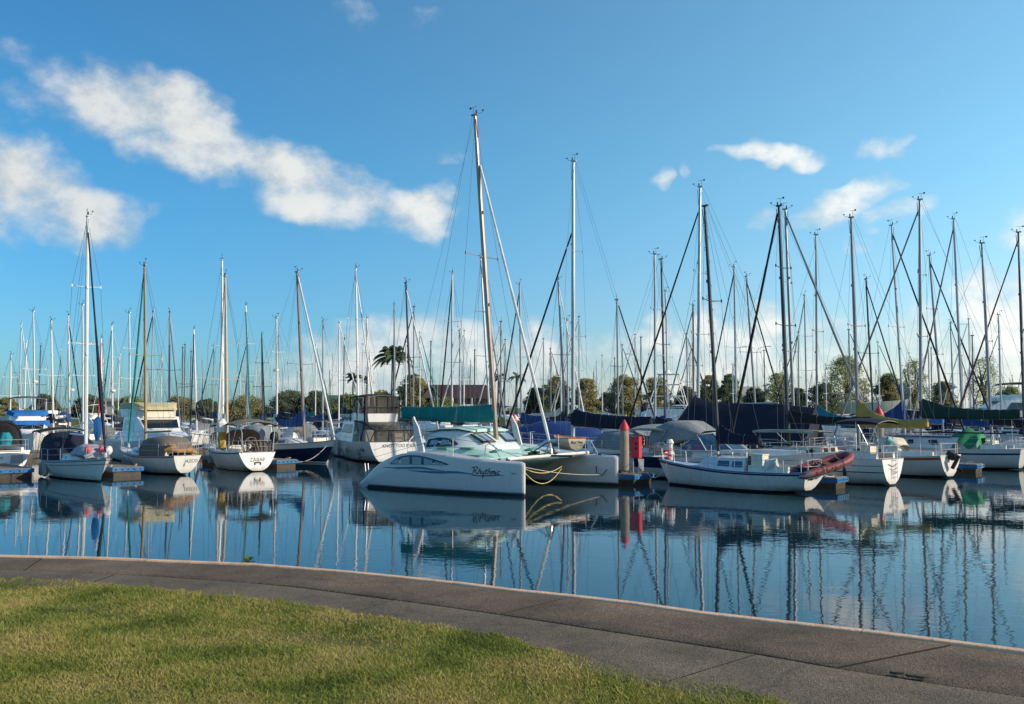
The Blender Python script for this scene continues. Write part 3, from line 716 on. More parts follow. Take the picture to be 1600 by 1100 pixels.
c, s = math.cos(yaw), math.sin(yaw); W_ = lambda x, y, z: V(pos[0] + x * c - y * s, pos[1] + x * s + y * c, z)
rows = []; rg = random.Random(12)
for i in range(11):
    x = -1.5 - i * .17; e = .35 if i in (0, 10) else 0; rows.append([W_(x + .1 * math.sin(k * 2 + i), y, 2.26 - e - .14 * math.sin(i * .9) - (.78 + .22 * math.sin(i * 1.1 + 1)) * (abs(y) / 1.1) ** 1.6 + .04 * math.sin(i * 2.3 + k * 1.9)) for k, y in enumerate((-1.2, -.9, -.6, -.3, 0, .3, .6, .9, 1.2))])
b_ = MB(); b_.grid(rows); tag(b_.build('tarpaulin', canv['bright'], ang=70), 'bright green tarpaulin slung over the cockpit of the long white sloop', 'tarpaulin')
b_ = MB(); b_.tube([W_(.6, .9, 2.1), W_(-1.5, 1.0, 2.12), W_(-4.6, .8, 2.1)], [.03, .05, .04], 6); tag(b_.build('spinnaker_pole', rubber), 'long black pole lashed level along the rail under the green tarpaulin', 'pole')
# ---- transom at the right edge of the photo
yaw = rad(140); H = Hull(8.2, 2.7, 1.1, 1.05, 1.3, tr=.6, rb=.7, rs=.1, db=.1)
pos = place(1600, 57.5, yaw, -H.L / 2); pos = (pos[0] + 2.0, pos[1] + 1.5, 0)
r_ = thing('sailboat', 'white sloop at the right border of the photo showing only its lit stern quarter', 'sailboat', pos, yaw, 'boats on the front row of berths')
H.build(r_, [gel, anti, anti], (), boot=.1); H.deck(r_, deckw); std_cabin(r_, H, 2., -1.3, .9, .5, gel, [(-.8, .6)]); pulpit(r_, H, .6, n=4); cockpit(r_, H, -1.4, -3.6, .8, gel)
mx = mast_x(1547, pos, yaw)
rig(r_, H, pos, yaw, mx, at(1534, 380, worldY(pos, yaw, mx)), .09, mastgrey, ((.5, .85),), None, boom=3.8, boomz=2.5, cover=canv['navy'], ch=(.8, .35), zb=1.5, boomrise=0.)
# ---- left: short white sloop, lettered transom
yaw = rad(126); H = Hull(7.2, 2.9, 1.08, .98, 1.3, tr=.74, rb=.6, rs=-.12, db=.03, e0=.36)
pos = place(405, 54.5, yaw, -H.L / 2)
r_ = thing('sailboat', 'white yacht stern on with ZABAP on its round transom under a taupe cockpit hood', 'sailboat', pos, yaw, 'boats on the front row of berths')
H.build(r_, [gel, gel, anti, stripeblue], [(.95, 1, 3)], boot=.08); H.deck(r_, deckw); H.rail(r_, stripegrey, .025)
c_, st = std_cabin(r_, H, 2.4, -.6, .95, .45, gelb, [(-.2, .7), (.9, 1.5)], glass); cockpit(r_, H, -.7, -3.3, .9, gelcream)
arch_cover('spray_hood', [(.3, .95, 1.2, 1.3), (-.3, 1.05, 1.2, 2.0), (-1.2, 1.1, 1.2, 2.35)], canv['brown'], r_)
bimini(r_, -3.6, -1.2, 1.25, 2.95, canv['drab'], 1.1, .25); wheel(r_, -2.5, 1.55); pulpit(r_, H, .65, n=4)
transom_text(r_, H, 'ZABAP', .3, .66, 0, mat('lettering_grey', '#6d6a66', .6))
b_ = MB(); b_.box((-3.53, .16, .32), (.06, .09, .42)); b_.box((-3.53, -.16, .32), (.06, .09, .42)); b_.box((-3.53, 0, .5), (.06, .3, .07)); b_.build('boarding_step', rubber, r_)
b_ = MB()
rg = random.Random(3)
for k in range(9):
    y = -.9 + k * .2; b_.tube([(-3.3 + rg.uniform(-.2, .2), y, 1.15), (-3.35 + rg.uniform(-.1, .2), y + rg.uniform(-.2, .2), 1.5), (-3.2 + rg.uniform(-.2, .2), y + rg.uniform(-.3, .3), 1.6 + rg.uniform(0, .35))], [.07, .09, .03], 5)
b_.build('stern_gear', mat('gear_brown', '#5d5348', .8, var=.4, vs=8), r_)
for sg in (1, -1):
    b_ = MB(); b_.tube([(-3.5, sg * .9, 1.05), (-3.6, sg * .95, 2.2), (-3.2, sg * .95, 2.55)], .03, 6); b_.build('davit', steel, r_)
b_ = MB(); b_.ball((-3.2, -1.1, 1.9), .28, sz=1.3); b_.build('barbecue', rubber, r_)
b_ = MB(); b_.tube([(-1.5, 1.35, 2.2), (-1.5, 1.38, 2.7), (-1.45, 1.3, 2.95)], [.28, .33, .1], 8); b_.build('sail_bag', canv['white'], r_)
b_ = MB(); b_.tube([(-1.45, 1.3, 1.3), (-1.5, 1.36, 1.8), (-1.48, 1.34, 2.2)], [.2, .27, .24], 8); b_.build('rope_bag', canv['tan'], r_)
for x in (1.4, 2.2): fender(r_, H, x, 1, .5, .6, .12)
mx = mast_x(357, pos, yaw)
rig(r_, H, pos, yaw, mx, at(352, 432, worldY(pos, yaw, mx)), .085, mat('mast_buff', '#c3b296', .45, var=.1), ((.38, .95),), canv['white'], .07, .96, boom=None, zb=1.4, furl_x=3.2)
# ---- left: sloop with lettered wineglass transom and taupe cockpit tent
yaw = rad(135); H = Hull(7.4, 2.6, 1.05, .95, 1.25, tr=.6, rb=.8, rs=.35, db=.08, e0=.36)
pos = place(291, 51.8, yaw, -H.L / 2)
r_ = thing('sailboat', 'white sloop with JAZCO on its counter stern, tan mast and taupe cockpit tent', 'sailboat', pos, yaw, 'boats on the front row of berths')
H.build(r_, [gel, anti, anti, stripegrey], [(.9, .97, 3)], boot=.08); H.deck(r_, deckw); H.rail(r_, stripegrey, .02)
c_, st = std_cabin(r_, H, 2.3, -.8, .88, .42, gelb, [(.2, .55), (.75, 1.1)], glass); cockpit(r_, H, -.9, -3.2, .8, gelcream)
arch_cover('cockpit_tent', [(.3, .8, 1.0, 1.55), (-.3, 1.0, .98, 1.95), (-1.4, 1.1, 1., 2.05), (-2.5, 1.05, 1., 2.05), (-3.0, .9, 1.05, 1.75), (-3.35, .7, 1.1, 1.2)], canv['brown'], r_, 9, .7)
pulpit(r_, H, .65, n=4)
transom_text(r_, H, 'JAZCO', .24, .74, -.25, mat('lettering_grey', '#6d6a66', .6))
b_ = MB()
b_.tube([(-3.2, -.9, 1.15), (-3.35, -.4, 1.32), (-3.4, .2, 1.28), (-3.3, .6, 1.42), (-3.2, .9, 1.3)], [.1, .16, .12, .17, .08], 7); b_.tube([(-3.3, .3, 1.4), (-3.35, .5, 1.62), (-3.3, .75, 1.66)], [.06, .12, .05], 6)
b_.build('stern_gear', mat('gear_ochre', '#a07a4c', .8, var=.4, vs=8), r_)
b_ = MB(); b_.tube([(-3.9, .1, 1.3), (-3.92, .1, .5)], .03, 5); b_.build('tiller_head', steel, r_)
for x in (.9, 1.7, 2.5): fender(r_, H, x, 1, .45, .6, .13)
mx = mast_x(230, pos, yaw)
rig(r_, H, pos, yaw, mx, at(226, 415, worldY(pos, yaw, mx)), .085, masttan, ((.5, .95),), canv['teal'], .06, .96, boom=3.2, boomz=2.2, zb=1.35, furl_x=3.4)
# ---- left: white sloop bow on, navy canvas
yaw = rad(-50); H = Hull(7.3, 2.7, .85, .88, 1.16, tr=.75, rb=.75, rs=.1, db=0, e1=.8)
pos = place(161, 47, yaw, H.L / 2)
r_ = thing('sailboat', 'white sloop lying bow on with navy hood, grey foredeck cover and thick navy furled headsail', 'sailboat', pos, yaw, 'boats on the front row of berths')
H.build(r_, [gel, anti, anti, stripegrey], [(.72, .76, 3), (.9, .95, 3)], boot=.07); H.deck(r_, deckw); H.rail(r_, alu, .02)
c_, st = std_cabin(r_, H, 2.0, -1.2, .9, .42, gelb, [(-.7, .6)], glassb)
arch_cover('spray_hood', [(-.1, .95, .9, 1.1), (-.7, 1.1, .88, 2.0), (-2.0, 1.15, .85, 2.35), (-3.2, 1.1, .85, 2.3), (-3.5, 1.0, .9, 1.6)], canv['navy'], r_, 9, .6)
bimini(r_, -4.4, -2.6, 1.2, 2.55, canv['black'], .9, .16); pulpit(r_, H, .6, n=4)
rows = []; rg = random.Random(4)
for i in range(9):
    x = .9 + i * .25; rows.append([(x, y * (1 - .05 * i), 1.15 + (.6 * math.sin(math.pi * clamp(.12 + i / 9)) ** .6) * (1 - (y / .85) ** 4) + rg.uniform(-.05, .05)) for y in (-.8, -.55, -.3, 0, .3, .55, .8)])
b_ = MB(); b_.grid(rows); b_.build('foredeck_cover', mat('canvas_pale_grey', '#9aa1aa', .8, var=.15, bump=.8, bs=5), r_, ang=70)
for x in (-2.2, -1.2): fender(r_, H, x, -1, .4, .7, .15)
for y in (-.35, .3):
    b_ = MB(); b_.ball((2.75, y, 1.55), .17, sz=1.2); b_.build('buoy', pinkp, r_)
b_ = MB(); b_.ball((3.3, .45, 1.5), .2, sz=1.2); b_.build('mooring_buoy', whitep, r_)
mx = mast_x(137, pos, yaw)
rig(r_, H, pos, yaw, mx, at(137, 338, worldY(pos, yaw, mx)), .095, mat('mast_bright', '#dfe0dd', .35, .2, var=.06), ((.46, .85), (.7, .7)), canv['navy'], .05, .93, boom=3.2, boomz=2.2, zb=1.2, furl_bulge=.5, boomrise=0.)
b_ = MB(); b_.tube([(1.0, .6, 1.9), (1.0, .6, 2.4), (1.0, .6, 3.0), (1.0, .6, 3.15)], [.1, .2, .17, .05], 7); b_.build('windsock', canv['royal'], r_)
# ---- left border: white cruiser stern
yaw = rad(130); H = Hull(9, 3.3, 1.2, 1.1, 1.5, tr=.9, rb=.7, rs=-.35, db=-.05, e0=.25)
pos = place(8, 53.5, yaw, -H.L / 2)
r_ = thing('motor_cruiser', 'white cruiser at the left border, stern on, with grey rounded hood and dinghy locker', 'motor boat', pos, yaw, 'boats on the front row of berths')
H.build(r_, [gel, anti, anti], (), boot=.1); H.deck(r_, deckw)
c_, st = std_cabin(r_, H, 3., -.5, 1.2, .6, gel, [(0, 1.6)], glass); cockpit(r_, H, -.6, -4.2, 1.1, gel)
arch_cover('spray_hood', [(.4, 1.2, 1.4, 1.7), (-.4, 1.35, 1.3, 2.6), (-1.8, 1.45, 1.2, 2.85), (-2.2, 1.45, 1.2, 2.8)], canv['grey'], r_, 11, .6)
b_ = MB(); b_.tube([(-2.22, 1.45 * math.copysign(abs(math.cos(a)) ** .6, math.cos(a)), 1.2 + 1.62 * abs(math.sin(a)) ** .6) for a in [math.pi * i / 12 for i in range(13)]], .07, 6); b_.build('hood_edge', canv['black'], r_)
b_ = MB(); b_.tube([(-3.6, -.3, 1.5), (-3.6, -.3, 1.9), (-3.6, -.3, 2.2)], [.32, .38, .2], 8); b_.build('engine_cover', canv['aqua'], r_)
b_ = MB(); b_.box((-4.36, -.75, .72), (.04, .62, .46)); b_.build('locker_door', gelgrey, r_)
pulpit(r_, H, .6, n=4); transom_text(r_, H, 'ABLE', .16, .8, .1); transom_text(r_, H, 'KEPPEL', .1, .3, -.7)
for y in (.9, .6):
    b_ = MB(); b_.panel([V(-4.37, y - .1, .6), V(-4.37, y + .1, .6), V(-4.37, y, .82)], .01); b_.build('emblem', letter, r_)
# ---- navy hull, bow on, white topsides
yaw = rad(-41); H = Hull(9.2, 3.0, 1.1, 1.05, 1.5, tr=.7, rb=.9, rs=.3, db=.05, e1=.75)
pos = place(511, 62.5, yaw, H.L / 2)
r_ = thing('sailboat', 'navy hulled sloop with white sheer band, bow on, grey mast and peaked blue sail cover', 'sailboat', pos, yaw, 'boats on the front row of berths')
H.build(r_, [navyhull, aluw, anti, gelb, stripegrey], [(.72, 1, 3)], boot=.1); H.deck(r_, deckw); H.rail(r_, teak, .025)
c_, st = std_cabin(r_, H, 2.2, -1.8, 1.0, .55, gelb, [(-1.2, .2), (.5, 1.2)], glass); cockpit(r_, H, -1.9, -4.1, .9, gelb)
pulpit(r_, H, .65, n=6)
arch_cover('spray_hood', [(-1.2, 1., 1.3, 1.5), (-1.8, 1.15, 1.2, 2.25), (-3.0, 1.2, 1.15, 2.45), (-3.9, 1.15, 1.15, 2.3)], canv['grey'], r_)
mx = mast_x(477, pos, yaw)
rig(r_, H, pos, yaw, mx, at(464, 425, worldY(pos, yaw, mx)), .1, mat('mast_taupe', '#8d827a', .45, .2), ((.45, 1.),), canv['white'], .075, .97, boom=2.9, boomz=2.35, cover=canv['blue'], ch=(1.5, .5), cw=.16, zb=1.4, pw=3.2, boomrise=.0)
# ---- yacht behind the sloop: bow to the right, sage awning
yaw = rad(-39); H = Hull(10, 3.2, 1.15, 1.1, 1.5, tr=.75, rb=.8, rs=.1, db=0)
Y0 = 59.; pos = place(1240, Y0, yaw, .7)
r_ = thing('sailboat', 'white yacht lying bow out behind the black boom cover, grey furled headsail', 'sailboat', pos, yaw, 'boats on the second row of berths')
H.build(r_, [gelb, anti, anti, stripeblue], [(.8, .86, 3)], boot=.1); H.deck(r_, deckw); std_cabin(r_, H, 3, -1.6, 1.1, .6, gelb, [(-1.2, .6), (.9, 1.8)]); cockpit(r_, H, -1.7, -4.4, 1.0, gelb)
pulpit(r_, H, .65, n=6)
rig(r_, H, pos, yaw, .7, at(1227, 327, Y0), .1, mastgrey, ((.38, 1.), (.68, .8)), canv['grey'], .07, .96, boom=None, zb=1.6)
# ---- yacht with mid-grey mast and navy boom cover (behind the catamaran)
yaw = rad(141); Y0 = 55.; H = Hull(10.5, 3.2, 1.3, 1.2, 1.55, tr=.72, rb=.9, rs=-.2, db=0)
pos = place(895, Y0, yaw, .9)
r_ = thing('sailboat', 'pale grey yacht behind the catamaran with tall grey mast and long navy boom cover', 'sailboat', pos, yaw, 'boats on the second row of berths')
H.build(r_, [gelb, stripeblue, anti, stripeblue], [(.86, .93, 3)], boot=.15); H.deck(r_, deckw); std_cabin(r_, H, 3.2, -1.2, 1.1, .6, gelb, [(-.8, .6), (.9, 1.9)]); cockpit(r_, H, -1.3, -4.7, 1.0, gelb)
pulpit(r_, H, .65, n=6); wheel(r_, -3.6, 1.8)
arch_cover('spray_hood', [(-1.0, 1.0, 1.5, 1.75), (-1.6, 1.15, 1.4, 2.3), (-3.1, 1.2, 1.35, 2.4), (-3.7, 1.2, 1.35, 2.1)], canv['grey'], r_)
rig(r_, H, pos, yaw, .9, at(896, 252, Y0), .115, mat('mast_silver', '#a9b2b6', .4, .4), ((.37, 1.1), (.675, .8)), canv['navy'], .06, .74, boom=5.2, boomz=2.55, cover=canv['navy'], ch=(1.05, .75), cw=.22, zb=1.7, pw=3, boomrise=-.15)
# ---- navy tent yacht
yaw = rad(141); Y0 = 58.; H = Hull(12, 3.5, 1.3, 1.2, 1.6, tr=.75, rb=.9, rs=.1, db=0)
pos = place(1089, Y0, yaw, 1.6)
r_ = thing('sailboat', 'yacht shrouded in a big navy boom tent that peaks at its tall mast', 'sailboat', pos, yaw, 'boats on the second row of berths')
H.build(r_, [gelb, stripeblue, anti], (), boot=.12); H.deck(r_, deckw); pulpit(r_, H, .65, n=6)
rows = []
for x, zr, w, zf in ((4.0, 1.75, 1.1, 1.55), (2.9, 2.9, 1.4, 1.5), (1.75, 4.35, 1.65, 1.45), (.9, 3.95, 1.75, 1.4), (-1.5, 3.85, 1.8, 1.35), (-4, 3.75, 1.75, 1.35), (-5.7, 3.6, 1.6, 1.5)):
    rows.append([(x, sg * w * k, lerp(zr, zf, k ** 1.25)) for sg, k in ((1, 1), (1, .7), (1, .4), (1, .15), (1, 0), (-1, .15), (-1, .4), (-1, .7), (-1, 1))])
b_ = MB(); b_.grid(rows); b_.add(rows[-1], [tuple(range(9))]); b_.build('boom_tent', canv['navy'], r_, ang=30)
rig(r_, H, pos, yaw, 1.6, at(1094, 292, Y0), .11, mat('mast_silver', '#a9b2b6', .4, .4), ((.42, 1.1), (.66, .9)), canv['black'], .055, .9, boom=5, boomz=3.75, zb=1.5)
# ------------------------------------------------------------------ motor boats
def powerboat(label, pos, yaw, L=10, B=3.4, fs=1.1, fb=1.7, hullm=None, boot=None, fly=True, canopy=None, enclosure=None, group=None, house=.95, tower=False, stripe=None, hard=None, det=1, flym=None, flyk=1.):
    H = Hull(L, B, fs, fs * .98, fb, tr=.92, rb=1.3, rs=-.1, xm=.35, db=-.1, e0=.2, e1=.7)
    r = thing('motor_cruiser', label, 'motor boat', pos, yaw, group)
    H.build(r, [hullm or gel, boot or anti, anti, stripe or stripegrey], [(.9, .96, 3)] if stripe else (), n=12)
    H.deck(r, deckw); k = L / 10
    zd = fs - .05; w = B / 2 - .3
    st = [(-1.6 * k, w, zd, w - .15, zd + house + .35), (.6 * k, w, zd + .05, w - .2, zd + house + .35), (1.5 * k, w * .9, zd + .15, w * .72, zd + house * .62), (3.6 * k, w * .6, zd + .35, w * .45, zd + house * .5), (4.3 * k, w * .3, zd + .4, w * .2, zd + .45)]
    c = block('cabin', st, gel, r)
    for sg in (1, -1):
        window(st, [(-1.4 * k, .45), (.5 * k, .45), (.15 * k, .92), (-1.3 * k, .92)], sg, glass, c)
    b = MB(); b.panel([V(.68 * k, -w * .75, zd + house + .24), V(1.4 * k, -w * .66, zd + house * .72), V(1.4 * k, w * .66, zd + house * .72), V(.68 * k, w * .75, zd + house + .24)], .02, back=.03); b.build('windscreen', glass, c)
    zt = zd + house + .35
    if fly:
        w *= flyk
        fl = [(-2.6 * k, w * .8, zt - .03, w * .85, zt + .55), (.1 * k, w * .85, zt - .03, w * .85, zt + .6), (.8 * k, w * .7, zt - .05, w * .5, zt + .3)]
        f_ = block('flybridge', fl, flym or gel, r)
        if canopy:
            bimini(r, -2.6 * k, .3 * k, w * .9, zt + 1.9, canopy, zt + .5, .12, 'canopy')
            if enclosure:
                for sg in (1, -1):
                    b = MB(); b.panel([V(-2.5 * k, sg * w * .88, zt + .55), V(.1 * k, sg * w * .88, zt + .6), V(-.1 * k, sg * w * .88, zt + 1.68), V(-2.5 * k, sg * w * .88, zt + 1.68)][::sg], .01); b.build('clear_screen', enclosure, r)
        if tower:
            b = MB(); zz = zt + 1.9
            for sg in (1, -1):
                for x0, x1 in ((-2.4, -1.6), (.6, -.4)): b.tube([(x0 * k, sg * w * .95, zt - .5), (x1 * k, sg * w * .5, zz + 1.6)], .05, 6)
                for f in (.3, .55, .8): b.tube([(lerp(-2.4, -1.6, f) * k, sg * w * lerp(.95, .5, f), lerp(zt - .5, zz + 1.6, f)), (lerp(.6, -.4, f) * k, sg * w * lerp(.95, .5, f), lerp(zt - .5, zz + 1.6, f))], .035, 5)
                b.tube([(-2.4 * k, sg * w * .95, zt + .2), (-.4 * k, sg * w * .5, zz + 1.5)], .03, 5)
            for x in (-1.6, -.4): b.tube([(x * k, -w * .5, zz + 1.6), (x * k, w * .5, zz + 1.6)], .05, 5)
            for f in (.3, .55, .8):
                for a, b2 in ((-2.4, -1.6), (.6, -.4)): b.tube([(lerp(a, b2, f) * k, -w * lerp(.95, .5, f), lerp(zt - .5, zz + 1.6, f)), (lerp(a, b2, f) * k, w * lerp(.95, .5, f), lerp(zt - .5, zz + 1.6, f))], .03, 5)
            b.build('tuna_tower', aluw, r)
            b = MB(); b.box((-1 * k, 0, zz + 1.7), (1.5 * k, w * 1.1, .06)); b.tube([(-.9 * k, 0, zz + 1.72), (-.9 * k, 0, zz + 2.1)], [.4, .1], 8); b.build('tower_platform', gel, r)
    elif hard:
        bimini(r, -3.4 * k, -.6 * k, w, zt + .35, hard, zd, .1, 'canopy')
    if det > 0:
        pulpit(r, H, .6, stern=False, side=True, n=4)
        b = MB(); b.tube([(-1.0 * k, .3, zt), (-1.0 * k, .3, zt + (3.2 if fly else 2.2))], .014, 4); b.build('aerial', whitep, r)
    return r, H, st
# ---- flybridge cruiser left of the catamaran (stern on, smoky screens)
yaw = rad(121); L = 10.2; pos = place(622, 63.2, yaw, -L / 2)
r_, H, st = powerboat('white flybridge cruiser with smoky clear screens and KNOT TOO BAD across its stern', pos, yaw, L, 4.2, 1.35, 1.75, gelb, anti, True, canv['black'], mat('smoky_vinyl', '#484847', .2, var=.5, vs=1.0, alpha=.52), 'boats on the second row of berths', 1.0, flym=gelb, flyk=.72)
transom_text(r_, H, 'KNOT TOO BAD', .3, 1.1, -.1)
side_text(r_, H, 'LM 26 AL', .24, 1.3, 1.05, 1); side_text(r_, H, 'BOM', .3, -3.6, .8, 1)
sv = mat('smoky_vinyl', '#5a554e')
b_ = MB(); b_.box((-.6, 0, 3.25), (.5, 1.6, .9)); b_.box((-1.6, .5, 3.2), (.5, .5, .9), tilt=.1); b_.box((-1.6, -.5, 3.2), (.5, .5, .9), tilt=.1); b_.build('helm_seat', gelb, r_)
b_ = MB(); b_.box((-2.2, .9, 1.7), (.7, .6, .8)); b_.box((-3.8, -.7, 1.6), (.6, .9, .6)); b_.build('cockpit_locker', gelcream, r_)
b_ = MB(); b_.box((-1.62, 0, 2.0), (.06, 2.2, 1.5)); b_.build('saloon_bulkhead', gelb, r_)
fl = MB(); zt = 1.3 + 1.35
fl.panel([V(-2.55, -1.2, zt + .1), V(-2.55, 1.2, zt + .1), V(-2.55, 1.25, zt + 1.68), V(-2.55, -1.25, zt + 1.68)][::-1], .01); fl.build('clear_screen', sv, r_)
for z in (zt + .95,):
    f2 = MB(); f2.tube([(-2.57, -1.26, z), (-2.57, 1.26, z)], .04, 5)
    for y in (-1.26, -.4, .4, 1.26): f2.tube([(-2.57, y, zt), (-2.57, y, zt + 1.75)], .035, 5)
    for x in (-2.5, -1.2, 0.05): f2.tube([(x, 1.29, zt), (x, 1.29, zt + 1.75)], .035, 5)
    f2.tube([(-2.5, 1.29, zt + .6), (-1.2, 1.29, zt + 1.7)], .03, 5); f2.tube([(-1.2, 1.29, zt + 1.7), (.05, 1.29, zt + .6)], .03, 5)
    f2.build('screen_frame', canv['black'], r_)
ck = [(-4.9, 1.85, 1.35, 1.5, 2.1), (-3.4, 1.85, 1.35, 1.65, 2.6), (-1.65, 1.8, 1.35, 1.65, 2.72)]
block('cockpit_enclosure', ck, sv, r_, .1)
f2 = MB()
for sg in (1, -1):
    f2.tube([(-4.9, sg * 1.85, 1.4), (-4.9, sg * 1.52, 2.1), (-3.4, sg * 1.67, 2.61), (-1.65, sg * 1.67, 2.73)], .035, 5)
    f2.tube([(-3.4, sg * 1.86, 1.4), (-3.4, sg * 1.68, 2.6)], .035, 5); f2.tube([(-4.7, sg * 1.84, 1.4), (-3.5, sg * 1.7, 2.55)], .025, 5); f2.tube([(-3.3, sg * 1.86, 1.45), (-1.8, sg * 1.7, 2.68)], .025, 5)
f2.tube([(-4.93, 1.5, 2.1), (-4.93, -1.5, 2.1)], .035, 5)
for y in (-.6, .6): f2.tube([(-4.95, y, 1.4), (-4.93, y * .85, 2.1)], .03, 5)
f2.build('enclosure_frame', canv['black'], r_)
for x in (2.6, -.9, -3.0): fender(r_, H, x, 1, .55, .7, .12)
b_ = MB(); b_.tube([(-4.9, -.3, .25), (-4.9, -.3, 1.0)], .025, 5); b_.tube([(-4.9, -.6, .25), (-4.9, -.6, 1.0)], .025, 5); b_.build('boarding_ladder', steel, r_)
# ---- express cruiser right of the red topped pile
yaw = rad(-39); L = 9.2; pos = place(1003, 51.0, yaw, -L / 2)
H = Hull(L, 2.9, 1.15, 1.15, 1.55, tr=.92, rb=1.2, rs=-.1, xm=.35, db=-.1, e0=.2, e1=.65)
r_ = thing('motor_cruiser', 'white express cruiser with raked dark windscreen and navy hull panel beside the red box', 'motor boat', pos, yaw, 'boats on the front row of berths')
H.build(r_, [gelb, anti, anti, stripegrey], [(.78, .8, 3)], n=12); H.deck(r_, deckw)
mb = MB(); mb.grid([[H.side(x, z, -1, .012) for z in (.55, .8, 1.1)] for x in (-4.4, -3.6, -2.8, -2.2)]); mb.build('hull_panel', navyhull, r_)
st = [(-1.0, 1.25, 1.1, 1.2, 1.5), (.6, 1.2, 1.1, 1.05, 1.55), (2.4, .9, 1.2, .7, 1.6), (4.2, .4, 1.45, .3, 1.6)]
c_ = block('cabin', st, gelb, r_)
hatch(1.8, 0, 1.62, .5, .5, glass, parent=c_)
ws = [(-1.6, 1.3, 1.45), (-.2, 1.28, 1.5), (1.0, .85, 1.52), (1.35, 0, 1.53)]
tp = [(-1.6, 1.22, 1.7), (-.75, 1.15, 2.25), (-.1, .75, 2.35), (.1, 0, 2.38)]
fr = MB()
for sg in (1, -1):
    for i in range(3):
        a, b, c2, d = ws[i], ws[i + 1], tp[i + 1], tp[i]
        p = [V(q[0], sg * q[1], q[2]) for q in (a, b, c2, d)]
        g = MB(); g.panel(p if sg > 0 else p[::-1], .008); g.build('windscreen_pane', glassb, r_)
        fr.tube([p[1], p[2]], .025, 5)
    fr.tube([V(q[0], sg * q[1], q[2]) for q in tp], .03, 5); fr.tube([V(q[0], sg * q[1], q[2]) for q in ws], .025, 5)
fr.build('windscreen_frame', aluw, r_)
arch_cover('canvas_top', [(-.6, 1.2, 2.0, 2.45), (-1.4, 1.3, 2.0, 2.95), (-2.6, 1.35, 1.9, 2.95), (-3.4, 1.3, 1.7, 2.6)], canv['grey'], r_, 9, .6)
bimini(r_, -4.6, -2.4, 1.35, 2.75, canv['sage'], 1.2, .2, 'awning')
pulpit(r_, H, .6, stern=False, n=5)
for y in (-.3, -.75):
    b_ = MB(); b_.tube([(-4.75, y, .3), (-4.7, y, 1.15)], .03, 6); b_.build('boarding_ladder', steel, r_)
b_ = MB(); b_.box((-4.95, 0, .28), (.7, 2.2, .08)); b_.build('swim_platform', gelb, r_)
b_ = MB(); b_.tube([(-4.8, .35, .35), (-4.85, .4, .75), (-4.8, .5, 1.15)], [.1, .16, .1], 7); b_.build('stern_drive', rubber, r_)
transom_text(r_, H, 'LOOSE', .16, .5, -.1)
# ------------------------------------------------------------------ docks, piles, dock furniture
def dock(px, Y, yaw_deg, L, label, w=1.3, num=None, top=.5):
    yaw = rad(yaw_deg); t = thing('floating_dock', label, 'dock', (gx(px, Y), Y, 0), yaw, 'finger docks between the boats')
    b = MB(); n = max(2, int(L / 2.4))
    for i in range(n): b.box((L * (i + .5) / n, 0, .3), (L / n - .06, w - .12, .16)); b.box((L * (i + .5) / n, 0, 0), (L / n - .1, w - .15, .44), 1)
    b.build('float', [conc, mat('dark_concrete', '#39342b', .5, var=.4, vs=5, bump=.4)], t)  # lower part of each float gets a darker concrete colour
    b = MB(); n = int(L / .16)
    for i in range(n): b.box((L * (i + .5) / n, 0, top - .02), (L / n - .012, w - .06, .05))
    b.build('decking', timber, t)
    b = MB(); b.box((-.03, 0, top - .12), (.07, w + .06, .2)); b.box((L / 2, w / 2, top - .12), (L, .06, .2)); b.box((L / 2, -w / 2, top - .12), (L, .06, .2)); b.build('fascia', dockblue, t)
    b = MB()
    for i in range(5): b.box((-.075, -w / 2 + w * (i + .5) / 5, top - .12), (.02, .06, .08))
    b.build('fascia_bolt', rubber, t)
    for x in (.6, L * .5):
        for sg in (1, -1):
            c = MB(); c.box((x, sg * (w / 2 - .15), top + .09), (.3, .05, .04)); c.box((x, sg * (w / 2 - .15), top + .04), (.1, .05, .09)); c.build('cleat', steel, t)
    if num: text_obj('number', num, .34, whitep, t, lambda a, b2, c: V(-.075 - c, -w * .12 - a, top - .11 + b2 * .8), .0)
    return t
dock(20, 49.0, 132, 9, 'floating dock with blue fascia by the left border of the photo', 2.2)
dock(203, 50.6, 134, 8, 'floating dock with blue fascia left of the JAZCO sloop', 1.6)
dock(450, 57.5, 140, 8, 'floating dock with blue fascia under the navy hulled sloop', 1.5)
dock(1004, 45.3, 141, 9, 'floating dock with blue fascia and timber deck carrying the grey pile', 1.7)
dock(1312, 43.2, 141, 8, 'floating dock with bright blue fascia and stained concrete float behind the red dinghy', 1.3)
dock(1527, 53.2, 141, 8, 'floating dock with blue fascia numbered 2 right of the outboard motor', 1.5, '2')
def pile(X, Y, r, ztop, zc, label):
    t = thing('mooring_pile', label, 'pile', (X, Y, 0), 0, 'red topped mooring piles')
    b = MB(); b.tube([(0, 0, -1), (0, 0, zc)], r, 18); b.build('shaft', pilem, t)
    b = MB(); b.tube([(0, 0, zc - .02), (0, 0, zc + .1), (0, 0, ztop - .06), (0, 0, ztop)], [r + .02, r + .02, .05, .01], 18); b.build('cap', redp, t)
    b = MB(); b.tube([(0, 0, .3), (0, 0, .62)], r + .05, 18); b.tube([(0, 0, .46), (0, 0, .56)], r + .1, 18); b.build('pile_ring', rubber, t)
pile(gx(975, 46), 46, .215, 3.05, 2.55, 'grey concrete mooring pile with a red cone cap beside the catamaran bow')
pile(gx(1372, 62), 62, .3, 3.75, 3.1, 'mooring pile whose red cone cap shows beside the tan sail cover')
pile(gx(803, 72), 72, .25, 3.2, 2.5, 'slim mooring pile with a red cap seen over the catamaran saloon')
X, Y = gx(993, 45.2), 45.2
